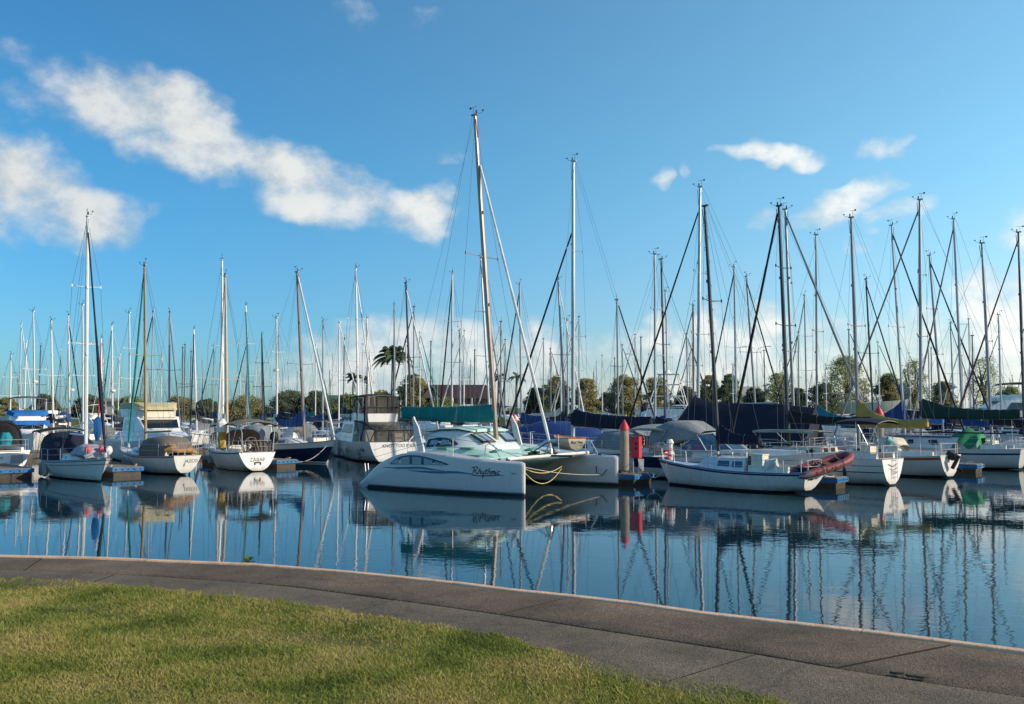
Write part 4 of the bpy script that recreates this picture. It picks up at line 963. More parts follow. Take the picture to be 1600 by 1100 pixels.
t = thing('fire_hose_cabinet', 'red fire hose box on a post beside the grey pile', 'hose box', (X, Y, .5), rad(-35))
b_ = MB(); b_.box((0, 0, 1.25), (.46, .3, 1.0)); b_.build('cabinet', redp, t)
b_ = MB(); b_.box((0, -.155, 1.25), (.4, .02, .92)); dr = b_.build('door', redp, t)
b_ = MB(); b_.box((.08, -.172, 1.42), (.06, .02, .12)); b_.build('handle', rubber, dr)
b_ = MB(); b_.box((.1, -.17, 1.2), (.1, .01, .1)); b_.build('notice', rubber, dr)
for x in (-.15, .15):
    b_ = MB(); b_.tube([(x, 0, -.02), (x, 0, .8)], .025, 6); b_.build('post', steel, t)
b_ = MB(); b_.grid([[(X + .05 + .28 * i, Y - .25, .5 + .72 - .0 * i), (X + .12 + .2 * i, Y - .25, .5 + .3 - .16 * i)] for i in (0, .5, 1)]); tag(b_.build('cloth', canv['white']), 'white cloth hanging below the red hose box', 'cloth')
X, Y = gx(1046, 47.5), 47.5
t = thing('power_pedestal', 'white service pedestal with cap standing on the dock behind the small sloop bow', 'pedestal', (X, Y, .5), rad(20))
b_ = MB(); b_.tube([(0, 0, 0), (0, 0, 1.35)], .13, 8); b_.build('body', whitep, t); b_ = MB(); b_.tube([(0, 0, 1.35), (0, 0, 1.4), (0, 0, 1.55)], [.19, .19, .11], 8); b_.build('cap', whitep, t)
b_ = MB(); b_.tube([(.1 * math.cos(i * .8) * 2.2 + gx(1041, 46.8), 46.8 + .2 * math.sin(i * .8), .56 + .045 * i) for i in range(24)], .05, 6); tag(b_.build('hose', redp), 'red hose coiled up on the dock near the small sloop bow', 'hose')
sag('mooring_line', 'pale line drooping from the dock to the small sloop bow', 'rope', (V(gx(1008, 45.3), 45.1, .6), V(gx(1038, 45), 44.6, 1.05)), .45, .016, ropew)
sag('mooring_line', 'pale line from the small sloop stern to the blue edged dock', 'rope', (V(gx(1281, 41), 41.2, .9), V(gx(1303, 43), 43.2, .55)), .12, .014, ropew)
sag('mooring_line', 'pale line looping from the navy hulled sloop bow to its dock', 'rope', (V(gx(512, 61), 60.9, 1.2), V(gx(447, 58), 58.2, .55)), .55, .016, ropew)
# main walkways behind each row
for k, (x0, y0, x1, y1, lab) in enumerate(((-44, 66, -6, 79, 'long timber walkway behind the front boats on the left'), (0, 64, 46, 83, 'long timber walkway behind the front boats on the right'))):
    t = thing('walkway', lab, 'walkway', (0, 0, 0)); a, b = V(x0, y0, .3), V(x1, y1, .3); d = (b - a); yw = math.atan2(d.y, d.x); m_ = (a + b) / 2
    b_ = MB(); b_.box((m_.x, m_.y, .2), (d.length, 1.9, .5), rz=yw); b_.build('float', conc, t)
    b_ = MB(); b_.box((m_.x, m_.y, .48), (d.length, 2.0, .08), rz=yw); b_.build('decking', timber, t)
# ==================================================================== BOATS BEHIND THE FRONT ROW
LM = [(-99, 'near left border'), (95, 'behind bow on sloop'), (190, 'behind tan mast'), (285, 'left of ZABAP yacht'), (365, 'behind ZABAP yacht'),
      (450, 'behind navy hulled sloop'), (545, 'behind flybridge cruiser'), (650, 'before brown roof'), (735, 'behind catamaran mast'), (800, 'behind catamaran bows'),
      (870, 'beyond silver mast'), (950, 'behind grey pile'), (1010, 'near white tower'), (1075, 'beyond navy tent'), (1160, 'right of navy tent'), (1215, 'beyond black cover'),
      (1290, 'beyond tan cover'), (1385, 'left of green cover'), (1440, 'beyond green cover'), (1530, 'near right border')]
def where(px): return [n for a, n in LM if px >= a][-1]
PENDING = []                                   # (object, label stem, photo column): made unique below
def label_later(o, stem, px): PENDING.append((o, stem, px))
def settle_labels():
    byl = {}
    for o, s, px in PENDING: byl.setdefault(s + ' ' + where(px), []).append((px, o))
    ords = ['leftmost', 'second from left', 'third from left', 'fourth from left', 'fifth from left', 'sixth from left', 'seventh from left', 'eighth from left', 'ninth from left', 'tenth from left']
    for s, l in byl.items():
        l.sort(key=lambda q: q[0])
        for i, (px, o) in enumerate(l):
            o['label'] = s if len(l) == 1 else s + ', ' + (ords[i] if i < len(l) - 1 or len(l) > 10 else 'rightmost')
G2 = 'sailing boats on the berths behind the front row'
MID = []
MN = {'w': ('bright', mat('mast_bright', '#dfe0dd')), 'g': ('grey', mastgrey), 's': ('silver', mat('mast_silver', '#a9b2b6')), 'd': ('dark', mastd), 't': ('brown', mastbrown)}
def mid(tx, ty, bx, d, furl=None, dr='a', mm='g', fm=None, cov=None, hull='white', pk=(.8, .38), hood=None, fy=None):
    if furl is not None:
        dx = (furl - bx) / FPX * d; J = max(3.9, abs(dx) * 1.12); yw = math.acos(clamp(dx / J, -1, 1)) * (1 if dr == 'a' else -1)
    else: J = 4.1; yw = rad((141 if dr == 'a' else -39) + RND.uniform(-4, 4))
    L = J / .43; mx = L / 2 - J
    pos = place(bx, d, yw, mx); MID.append((pos[0], pos[1], L))
    H = Hull(L, L * .31, 1.1, 1.0, 1.4, tr=.7, rb=.7, rs=RND.choice((-.2, .2, .05)), db=0)
    r = thing('sailboat', '', 'sailboat', pos, yw, G2)
    hm = {'white': gel, 'grey': gelgrey, 'navy': navyhull, 'cream': gelcream, 'green': greenhull, 'blue': bluehull}[hull]
    H.build(r, [hm, stripeblue if hull != 'navy' else aluw, anti, RND.choice((stripeblue, stripegrey, gelb))], [(.85, .93, 3)], n=10, boot=.12); H.deck(r, deckw, 8)
    std_cabin(r, H, L * .25, -L * .14, L * .1, .5, gelb, [(-L * .1, L * .05), (L * .08, L * .17)])
    hd = hood or RND.choice(('navy', 'white', 'grey', 'cream', 'grey', None))
    if hd: arch_cover('spray_hood', [(-L * .1, L * .1, 1.1, 1.4), (-L * .17, L * .11, 1.05, 2.0), (-L * .27, L * .115, 1.05, 2.1)], canv[hd], r)
    if RND.random() < .5: bimini(r, -L * .46, -L * .28, L * .11, 2.6, canv[RND.choice(('navy', 'white', 'cream', 'grey'))], 1.1)
    pulpit(r, H, .6, side=True, n=4)
    if RND.random() < .4:
        b = MB(); x = -L * .46; w = L * .115; b.tube([(x, w, 1.1), (x - .1, w, 2.3), (x - .1, w * .8, 2.55), (x - .1, -w * .8, 2.55), (x - .1, -w, 2.3), (x, -w, 1.1)], .025, 5); ar = b.build('stern_arch', steel, r)
        b = MB(); b.box((x - .1, 0, 2.62), (.7, w * 1.7, .035)); b.build('solar_panel', glass, ar)
    if RND.random() < .25:
        b = MB(); q = V(mx + .25, 0, RND.uniform(4.5, 7)); b.tube([q, q + V(0, 0, .08), q + V(0, 0, .2), q + V(0, 0, .26)], [.2, .26, .24, .1], 8); b.build('radar_dome', whitep, r)
    if RND.random() < .4: outboard(r, -L * .5 - .1, .5, .9)
    rig(r, H, pos, yw, mx, at(tx, ty, d), {'w': .085, 'g': .085, 's': .085, 'd': .08, 't': .085}[mm], MN[mm][1], ((.45, .9), (.7, .65)) if RND.random() < .5 else ((.52, .95),),
        canv[fm] if fm else None, .06, .95, boom=L * .4, boomz=2.35, cover=canv[cov] if cov else None, ch=pk, zb=1.4, pw=3, det=1, wr=.009, boomrise=0.)
    label_later(r, f"{hull} sloop, {MN[mm][0]} mast" + (f", {cov} cover" if cov else ', bare boom') + (f", {fm} jib" if fm else ''), bx)
    return r
mid(52, 487, 57, 85, None, 'a', 'w', None, 'navy'); mid(80, 502, 86, 78, None, 'n', 'w', None, 'navy', hood='navy'); mid(107, 494, 111, 88, 100, 'a', 'w', 'navy', 'blue')
mid(129, 477, 132, 80, None, 'a', 'w', None, None); mid(158, 529, 161, 95, 181, 'n', 'w', 'red', 'cream'); mid(175, 509, 178, 88, 188, 'n', 'w', 'teal', 'navy')
mid(202, 489, 205, 84, None, 'a', 'w', None, 'blue'); mid(265, 489, 266, 84, 258, 'a', 'g', 'grey', None); mid(303, 515, 309, 92, 321, 'n', 'w', 'navy', 'black', pk=(1.8, .4))
mid(347, 407, 350, 66, 321, 'a', 'w', 'white', 'white', pk=(.85, 1.0)); mid(384, 478, 391, 82, 411, 'n', 'w', 'teal', 'navy'); mid(409, 523, 412, 96, 430, 'n', 'd', 'black', 'blue')
mid(432, 497, 434, 84, None, 'a', 'w', None, 'navy'); mid(505, 502, 505, 90, None, 'n', 's', None, 'blue', 'navy'); mid(556, 420, 561, 70, 598, 'n', 'w', 'white', 'cream')
mid(573, 498, 578, 85, 597, 'n', 'w', 'white', 'navy'); mid(616, 476, 617, 92, 607, 'a', 'g', 'aqua', None); mid(634, 442, 644, 68, 688, 'n', 'd', 'white', 'navy', 'grey', pk=(.9, .45))
mid(707, 427, 706, 74, 682, 'a', 's', 'black', 'black'); mid(718, 516, 720, 95, None, 'n', 's', None, 'blue'); mid(751, 404, 767, 72, 790, 'n', 's', 'grey', None)
mid(812, 445, 815, 74, 780, 'a', 's', 'navy', 'blue', pk=(1.0, .7)); mid(872, 437, 884, 72, 908, 'n', 'g', 'white', 'navy', pk=(1.5, .6)); mid(886, 500, 888, 88, None, 'a', 's', None, 'navy')
mid(1023, 397, 1023, 66, None, 'a', 's', None, 'navy', 'navy'); mid(1033, 405, 1039, 70, None, 'n', 'd', None, 'blue'); mid(1083, 477, 1083, 86, 1049, 'a', 't', 'aqua', 'blue')
mid(1147, 417, 1150, 74, 1116, 'a', 's', 'black', 'navy'); mid(1166, 432, 1182, 76, 1206, 'n', 'g', 'black', 'blue'); mid(1275, 367, 1275, 70, None, 'a', 'g', None, 'aqua', pk=(1.6, .6))
mid(1257, 462, 1260, 86, 1242, 'a', 's', 'grey', None); mid(1353, 436, 1364, 78, 1386, 'n', 'd', 'black', 'navy'); mid(1393, 352, 1412, 68, 1462, 'n', 's', 'navy', 'blue', pk=(2.1, .75))
mid(1452, 399, 1472, 74, 1512, 'n', 'g', 'navy', 'royal', 'navy', pk=(1.1, .5)); mid(1490, 342, 1503, 66, 1462, 'a', 's', 'grey', 'blue'); mid(1591, 363, 1598, 64, 1516, 'a', 'd', 'maroon', None)
mid(17, 555, 18, 96, None, 'n', 'w', None, 'cream'); mid(1040, 455, 1043, 96, None, 'a', 's', None, 'navy'); mid(1485, 505, 1490, 98, 1500, 'n', 's', 'grey', 'navy'); mid(1560, 492, 1563, 94, None, 'a', 's', None, 'green')
# motor boats that stand out
GP = 'motor boats on the berths behind the front row'
r_, H, st = powerboat('white flybridge boat with two royal blue bands round its bridge, by the left border', place(46, 75, rad(-60), 0), rad(-60), 10, 3.5, 1.3, 1.8, gel, anti, True, canv['black'], None, GP, 1.0)
zt = 1.25 + 1.35
block('bridge_band', [(-2.9, 1.5, zt - .42, 1.52, zt + .02), (.2, 1.52, zt - .42, 1.52, zt + .02), (1.0, 1.2, zt - .4, 1.1, zt)], canv['royal'], r_); block('bridge_band', [(-2.9, 1.36, zt + .4, 1.36, zt + .78), (.2, 1.37, zt + .42, 1.37, zt + .82), (.7, 1.1, zt + .34, 1.0, zt + .6)], canv['royal'], r_)
r_, H, st = powerboat('cream flybridge cruiser with pale buff bridge cover behind the tan mast', place(243, 64, rad(-52), 0), rad(-52), 11.5, 3.8, 1.4, 1.9, gel, anti, True, None, None, GP, 1.3, flym=gelcream)
block('bridge_cover', [(-2.8, 1.4, 3.55, 1.45, 3.9), (.1, 1.42, 3.6, 1.42, 3.95), (.9, 1.2, 3.45, .9, 3.65)], canv['butter'], r_)
powerboat('white sport fishing boat with tall white tube tower left of the navy boom tent', place(1022, 84, rad(165), 0), rad(165), 13, 4.2, 1.5, 2.3, gel, anti, True, None, None, GP, 1.1, True)
powerboat('white flybridge boat with open bridge before the brown roof gable', place(684, 98, rad(-70), 0), rad(-70), 11, 3.8, 1.4, 2.0, gel, anti, True, None, None, GP, 1.1)
powerboat('large navy motor yacht with black bridge canopy by the right border', place(1572, 98, rad(172), 0), rad(172), 17, 5, 2.6, 3.4, navyhull, aluw, True, canv['black'], None, GP, 1.4)
powerboat('white cabin cruiser with teal topped windows beyond the black boom cover', place(1318, 76, rad(170), 0), rad(170), 11, 3.6, 1.4, 1.9, gelb, anti, False, None, None, GP, 1.2, hard=canv['blue'])
powerboat('white cruiser under a big blue cover seen over the catamaran bows', place(852, 66, rad(150), 0), rad(150), 9, 3.2, 1.2, 1.6, gel, anti, False, None, None, GP, .5)
b_ = MB(); o_ = place(852, 66, rad(150), 0); c, s = math.cos(rad(150)), math.sin(rad(150)); rows = []
for x, zr, w in ((3.6, 1.75, .7), (2, 2.3, 1.35), (0, 2.75, 1.7), (-2.5, 2.65, 1.75), (-4.4, 1.9, 1.7)):
    rows.append([(o_[0] + x * c - y * s, o_[1] + x * s + y * c, lerp(zr, 1.35, abs(k) ** 1.5)) for k in (-1, -.7, -.35, 0, .35, .7, 1) for y in (w * k,)])
b_.grid(rows); tag(b_.build('boat_cover', canv['blue'], ang=60), 'blue fabric boat cover ridged over the cruiser beyond the catamaran bows', 'cover')
# tender hanging in davits behind the far catamaran bow
yw = rad(141); H = Hull(2.4, 1.25, .42, .38, .5, tr=.8, rb=.4, rs=.1, db=-.2, dep=.2)
t = thing('tender', 'small white tender with orange rim hung beside the silver grey mast', 'dinghy', (gx(886, 50.2), 50.2, 1.62), rad(110))
H.build(t, [gelcream, gelcream, gelcream], (), n=8, boot=-.1); H.rail(t, orangep, .03, 10); transom_text(t, H, 'Bad Nat', .2, .22, 0)
b_ = MB(); b_.box((-.2, 0, .3), (.2, 1.1, .03)); b_.build('thwart', teak, t)
# ---- prototypes for the far rows
def proto_sail(hm, cov, fm, mm, hn, cn, H_=12.):
    L = 9.; H = Hull(L, 2.9, 1.1, 1.0, 1.4, tr=.7, rb=.7, rs=.1, db=0); r = thing('sailboat', '', 'sailboat', (0, 0, 0), 0, 'sailing boats far back in the marina')
    H.build(r, [hm, stripeblue, anti, stripegrey], [(.85, .93, 3)], n=8); H.deck(r, deckw, 6)
    c, st = std_cabin(r, H, 2.2, -1.3, .9, .5, gelb, [(-.8, .5)])
    m = MB(); m.tube([(.8, 0, 1.3), (.75, 0, H_)], [.085, .065], 6); m.box((.73, 0, H_ + .03), (.35, .12, .1)); m.tube([(.7, 0, H_), (.7, 0, H_ + .5)], .02, 4); mo = m.build('mast', mm, r)
    for f in (.5,):
        m = MB(); m.tube([(.7, -.9, H_ * f + .7), (.8, 0, H_ * f + .65), (.7, .9, H_ * f + .7)], .03, 4); m.build('spreader', mm, mo)
    m = MB(); m.tube([(.8, 0, 2.3), (-3.2, 0, 2.35)], .055, 6); bo = m.build('boom', mm, r)
    if cov: sail_cover('sail_cover', .7, -3.2, 2.3, .95, .4, canv[cov], bo, .17, pw=3)
    if fm: m = MB(); m.tube([(4.8, 0, 1.6), (2.8, 0, H_ * .5 + .8), (.9, 0, H_ * .96)], [.06, .08, .045], 5); m.build('furled_headsail', canv[fm], r)
    for a in ((-4.3, 0, 1.2), (.6, 1.3, 1.1), (.6, -1.3, 1.1)):
        m = MB(); m.tube([a, (.7, a[1] * .6, H_ * .55 + .4) if a[1] else (.3, 0, H_ * .6), (.75, 0, H_ * .98)], .011, 3); m.build('shroud' if a[1] else 'backstay', wire, r)
    hood = MB(); hood.grid([[(x, w * math.cos(q), 1.1 + hh * math.sin(q)) for q in [math.pi * i / 6 for i in range(7)]] for x, w, hh in ((-1.0, .95, .3), (-1.6, 1.0, 1.0), (-2.6, 1.0, 1.05))]); hood.build('spray_hood', canv[RND.choice(('navy', 'grey', 'blue'))], r)
    r['stem'] = f"{hn} sloop, " + (f"{cn} cover" if cov else 'bare boom') + (f", {fm} jib" if fm else '')
    return r
mw = MN['w'][1]
PS = [proto_sail(gel, 'navy', 'white', mw, 'white', 'navy', 12), proto_sail(gel, 'blue', 'navy', mastgrey, 'white', 'blue', 13), proto_sail(gelcream, 'cream', None, mw, 'cream', 'cream', 11), proto_sail(navyhull, 'white', 'white', MN['s'][1], 'navy', 'white', 13.5),
      proto_sail(gel, None, 'black', mastgrey, 'white', '', 12.5), proto_sail(gel, 'teal', 'teal', mw, 'white', 'teal', 12), proto_sail(gelgrey, 'navy', None, mastd, 'grey', 'navy', 11.5), proto_sail(greenhull, 'tan', 'white', mastgrey, 'green', 'tan', 12.5)]
PP = []
for lab, hm, fly, can in (('white flybridge boat with navy canopy', gel, True, canv['navy']), ('white flybridge boat with white canopy', gel, True, canv['white']), ('white cabin boat with blue canopy', gel, False, canv['blue']), ('navy hulled cabin boat with cream canopy', navyhull, False, canv['cream'])):
    r_, H, st = powerboat('', (0, 0, 0), 0, 10, 3.5, 1.3, 1.8, hm, anti, fly, can if fly else None, None, 'motor boats far back in the marina', 1.1, hard=None if fly else can, det=0); r_['stem'] = lab; PP.append(r_)
for o in bpy.data.objects:
    if o.parent: KIDS.setdefault(o.parent.name, []).append(o)
used = set(); PLACED = []
def put(proto, X, Y, yw, sc_, row):
    if proto.name in used: o = copy_tree(proto)
    else: o = proto; used.add(proto.name)
    o.location = (X, Y, 0); o.rotation_euler = (0, 0, yw); o.scale = (min(sc_, 1.05), min(sc_, 1.05), sc_)
    px = 800 + X / Y * FPX; label_later(o, o['stem'] + ', ' + row, px); PLACED.append((X, Y))
def free(X, Y, gap=4.0): return all((X - a) ** 2 + (Y - b) ** 2 > gap * gap for a, b in PLACED) and all((X - a) ** 2 + (Y - b) ** 2 > 25 for a, b, l in MID)
rg = random.Random(23)
for Yr, row, pr, hmin, hmax in ((84, 'third row', .55, .85, 1.05), (101, 'fourth row', .62, .9, 1.12), (118, 'fifth row', .66, .9, 1.15), (134, 'sixth row', .7, .9, 1.2), (148, 'seventh row', .7, .9, 1.2)):
    n = int(Yr * 1.1 / 4.6)
    for i in range(n):
        X = -Yr * .55 + i * 4.6 + rg.uniform(-.7, .7); Y = Yr + rg.uniform(-1.5, 1.5)
        if rg.random() > pr or not free(X, Y): continue
        p = rg.choice(PP) if rg.random() < .2 else rg.choice(PS)
        put(p, X, Y, rad(rg.choice((141, -39)) + rg.uniform(-4, 4)), rg.uniform(hmin, hmax) if p in PS else rg.uniform(.8, 1.05), row)
for Yr in (222, 246, 272, 300):
    for i in range(23):
        X = -Yr * .54 + (i + .5) * Yr * 1.08 / 23 + rg.uniform(-3, 3); put(rg.choice(PS), X, Yr + rg.uniform(-5, 5), rad(rg.choice((100, -80)) + rg.uniform(-6, 6)), rg.uniform(.9, 1.3), 'past the trees')
settle_labels()
for o in bpy.data.objects:
    if 'stem' in o: del o['stem']
# ==================================================================== SHORE, TREES, HOUSES
def sheet(name, pts, m, z=None, kind='structure'):
    me = bpy.data.meshes.new(name); me.from_pydata([tuple(p) if z is None else (p[0], p[1], z) for p in pts], [], [tuple(range(len(pts)))]); me.materials.append(m)
    o = bpy.data.objects.new(name, me); COL.objects.link(o); return tag(o, kind=kind)
landm = mat('shore_grass', '#5d6a3d', .9, var=.4, vs=.15)
b_ = MB(); b_.loft([[(x, 163, -1), (x, 167, 1.3), (x, 198, 1.3), (x, 202, -1)] for x in (-400, 400)]); tag(b_.build('shore', landm), kind='structure')
sheet('land', [(-4000, 420), (4000, 420), (4000, 6000), (-4000, 6000)], landm, 1.0)
def leafmat(name, col, var=.45, tr=.3):
    if name in MATS: return MATS[name]
    m = mat(name, col, .6, var=var, vs=1.3); nt = m.node_tree; N = nt.nodes; L = nt.links; p = N['Principled BSDF']
    t = N.new('ShaderNodeBsdfTranslucent'); mx = N.new('ShaderNodeMixShader'); mx.inputs[0].default_value = tr
    src = p.inputs['Base Color'].links[0].from_socket; L.new(src, t.inputs['Color']); L.new(p.outputs[0], mx.inputs[1]); L.new(t.outputs[0], mx.inputs[2]); L.new(mx.outputs[0], N['Material Output'].inputs['Surface'])
    return m
LF = {'olive': leafmat('foliage_olive', '#85804c'), 'green': leafmat('foliage_green', '#70803f'), 'dark': leafmat('foliage_dark', '#525c3f'), 'pale': leafmat('foliage_pale', '#969a5c'), 'palm': leafmat('foliage_palm', '#5d6e48')}
bark = mat('bark', '#6a5d4f', .9, var=.3, vs=6); barkpale = mat('bark_pale', '#8f877a', .9, var=.25, vs=5)
def tree(name, label, px, ytop, hw, Y, leaf, dens=1., trunk=True, z0=1.3, seed=0, flat=1., base=.25):
    rr = random.Random(int(px * 7 + seed)); X = gx(px, Y); zt = EYE + (637 - ytop) * Y / FPX; R_ = hw * 1.1 / FPX * Y; h = zt - z0
    t = thing(name, label, 'tree' if name != 'bush' else 'bush', (X, Y, z0), 0, 'trees on the far shore')
    b = MB()
    if trunk:
        k = .035 * h + .05; fork = h * rr.uniform(.2, .35)
        b.tube([(0, 0, -.2), (rr.uniform(-.1, .1), 0, fork * .5), (rr.uniform(-.2, .2), 0, fork)], [k * 1.25, k, k * .8], 7)
        for i in range(6):
            a = rr.uniform(0, 6.28); q = R_ * rr.uniform(.3, .75)
            b.tube([(0, 0, fork * .95), (q * .45 * math.cos(a), q * .45 * math.sin(a), fork + h * .22), (q * math.cos(a), q * math.sin(a), h * rr.uniform(.6, .88))], [k * .6, k * .4, k * .12], 5)
        b.build('trunk', bark, t)
    cl = []
    for i in range(int(92 * max(1, R_ / 3.5) * max(1, h / (2 * R_)))):
        a = rr.uniform(0, 6.28); q = math.sqrt(rr.random()) ; f = rr.uniform(base, 1)
        w = math.sin(math.pi * clamp((f - base + .12) / (1.15 - base))) ** .55 * R_
        cl.append((q * w * .86 * math.cos(a), q * w * .86 * math.sin(a), f * h * .93, rr.uniform(.17, .32) * max(R_, 2.2)))
    vs = []; fs = []
    for cx, cy, cz, r in cl:
        for _ in range(int(115 * dens)):
            u = V(rr.gauss(0, 1), rr.gauss(0, 1), rr.gauss(0, 1)).normalized() * r * rr.random() ** .4
            p = V(cx + u.x * 1.15, cy + u.y * 1.15, cz + u.z * .75); s_ = rr.uniform(.1, .22)
            e = V(rr.gauss(0, 1), rr.gauss(0, 1), rr.gauss(0, .8)).normalized(); g = e.orthogonal().normalized()
            o = len(vs); vs += [p - e * s_, p + g * s_ * .5, p + e * s_, p - g * s_ * .5]; fs.append((o, o + 1, o + 2, o + 3))
    b = MB(); b.add(vs, fs); b.build('crown', LF[leaf], t)
def palm(label, px, ytop, r, Y, n=16, seed=0):
    rr = random.Random(int(px) + seed); X = gx(px, Y); zt = EYE + (637 - ytop) * Y / FPX - r * .45; z0 = 1.3; h = zt - z0
    t = thing('palm_tree', label, 'palm tree', (X, Y, z0), 0, 'palms on the far shore')
    b = MB(); b.tube([(0, 0, -.2), (.05, 0, h * .3), (.12, 0, h * .7), (.15, 0, h)], [.34, .25, .22, .2], 8); b.tube([(.15, 0, h), (.15, 0, h + .9)], [.17, .1], 6); b.build('trunk', barkpale, t)
    vs = []; fs = []
    for i in range(n):
        a = 2.4 * i + rr.uniform(-.2, .2); el = rr.uniform(-.05, 1.2); L = r * rr.uniform(.9, 1.15); P = []
        for k in range(9):
            q = k / 8; hr = L * (math.cos(el) * q) ; z = L * (math.sin(el) * q - .62 * q * q * q * (1 - .2 * math.sin(el)))
            P.append(V(.15 + hr * math.cos(a), hr * math.sin(a), h + .5 + z))
        sd = V(-math.sin(a), math.cos(a), 0)
        for k in range(8):
            for m_ in range(5):
                q = P[k].lerp(P[k + 1], m_ / 5); d = (P[k + 1] - P[k]).normalized(); ll = r * .26 * math.sin(math.pi * clamp((k + m_ / 5) / 8 * .85 + .12))
                for sg in (1, -1):
                    e = q + sd * sg * ll * .8 + d * ll * .5 - V(0, 0, ll * .55); o = len(vs); w_ = d * .14
                    vs += [q - w_, q + w_, e]; fs.append((o, o + 1, o + 2))
    b = MB(); b.add(vs, fs); b.build('crown', LF['palm'], t)
palm('tallest palm with a round drooping crown left of the brown roof', 612, 546, 3.9, 175, 34)
palm('small palm left of the tallest palm', 551, 588, 2.1, 172, 18); palm('slim palm just left of the tallest palm trunk', 572, 592, 1.4, 178, 10)
palm('palm right of the brown roof, behind the catamaran mast', 778, 588, 1.7, 176, 14); palm('palm right of the catamaran mast, second beside the brown roof', 806, 586, 1.8, 174, 14)
TR = [('tree', 'olive tree right of the tallest palm', 645, 583, 24, 170, 'olive', 1.), ('tree', 'rounded olive tree left of the silver grey mast', 868, 586, 24, 172, 'olive', 1.), ('tree', 'drooping olive tree right of the silver grey mast', 916, 590, 24, 170, 'olive', 1.), ('bush', 'low dark bush left of the silver grey mast', 838, 604, 18, 174, 'dark', 1.),
      ('tree', 'broad olive tree behind the white tube tower', 975, 584, 27, 172, 'olive', 1.), ('tree', 'broad olive tree right of the white tube tower', 1026, 586, 26, 174, 'olive', 1.), ('tree', 'low tree left of the navy boom tent peak', 1072, 602, 20, 176, 'dark', .9), ('tree', 'airy tree left of the small dark mast', 1108, 584, 16, 172, 'olive', .7),
      ('tree', 'green tree right of the navy boom tent peak', 1140, 582, 17, 171, 'green', .8), ('tree', 'sparse pale tree left of the black boom cover', 1216, 580, 24, 173, 'pale', .55), ('tree', 'tallest pale tree on the right, above the tan sail cover', 1322, 553, 36, 172, 'pale', .7), ('bush', 'dark bush left of the tallest pale tree', 1284, 598, 26, 168, 'dark', 1.),
      ('tree', 'brownish round tree right of the tallest pale tree', 1388, 582, 22, 170, 'olive', 1.), ('tree', 'sparse wispy tree left of the dark green sail cover', 1428, 556, 22, 176, 'pale', .22), ('tree', 'round tree above the dark green sail cover', 1474, 594, 22, 168, 'olive', 1.), ('tree', 'wispy tree high above the right hand boats', 1538, 552, 26, 178, 'pale', .2),
      ('bush', 'green hedge bush by the right border', 1575, 603, 28, 168, 'green', .9), ('bush', 'dark hedge clump left of the small palm', 452, 611, 30, 170, 'dark', 1.1), ('bush', 'dark hedge clump behind the navy hulled sloop', 500, 613, 30, 169, 'dark', 1.1), ('bush', 'green bush below the small palm', 548, 617, 28, 171, 'green', 1.1), ('bush', 'olive bush behind the flybridge cruiser canopy', 592, 610, 24, 170, 'olive', 1.),
      ('bush', 'low olive hedge behind the ZABAP yacht', 385, 622, 34, 168, 'olive', 1.1), ('bush', 'rounded bush right of the cream flybridge cruiser', 282, 620, 24, 166, 'olive', 1.1), ('bush', 'olive bush left of the cream flybridge cruiser', 206, 620, 24, 172, 'green', 1.), ('bush', 'dark bush behind the bow on sloop', 140, 618, 22, 170, 'dark', 1.), ('bush', 'dark bush near the left border', 72, 616, 20, 170, 'dark', 1.), ('bush', 'low bush left of the ZABAP mast', 325, 624, 20, 175, 'dark', 1.),
      ('bush', 'low hedge right of the silver grey mast', 950, 612, 20, 178, 'dark', .9), ('bush', 'low hedge right of the tallest palm', 690, 622, 26, 166, 'green', .9), ('tree', 'olive tree far left at the border', 12, 622, 18, 172, 'olive', .8), ('bush', 'dark low bush left of the sparse pale tree', 1178, 603, 18, 178, 'dark', .8), ('bush', 'green bush right of the sparse pale tree', 1248, 605, 16, 172, 'green', .8), ('tree', 'small tree left of the brown roof gable', 662, 598, 14, 178, 'green', .8)]
for q in TR: tree(q[0], q[1], q[2], q[3], q[4], q[5], q[6], q[7], q[0] == 'tree', base=.03)
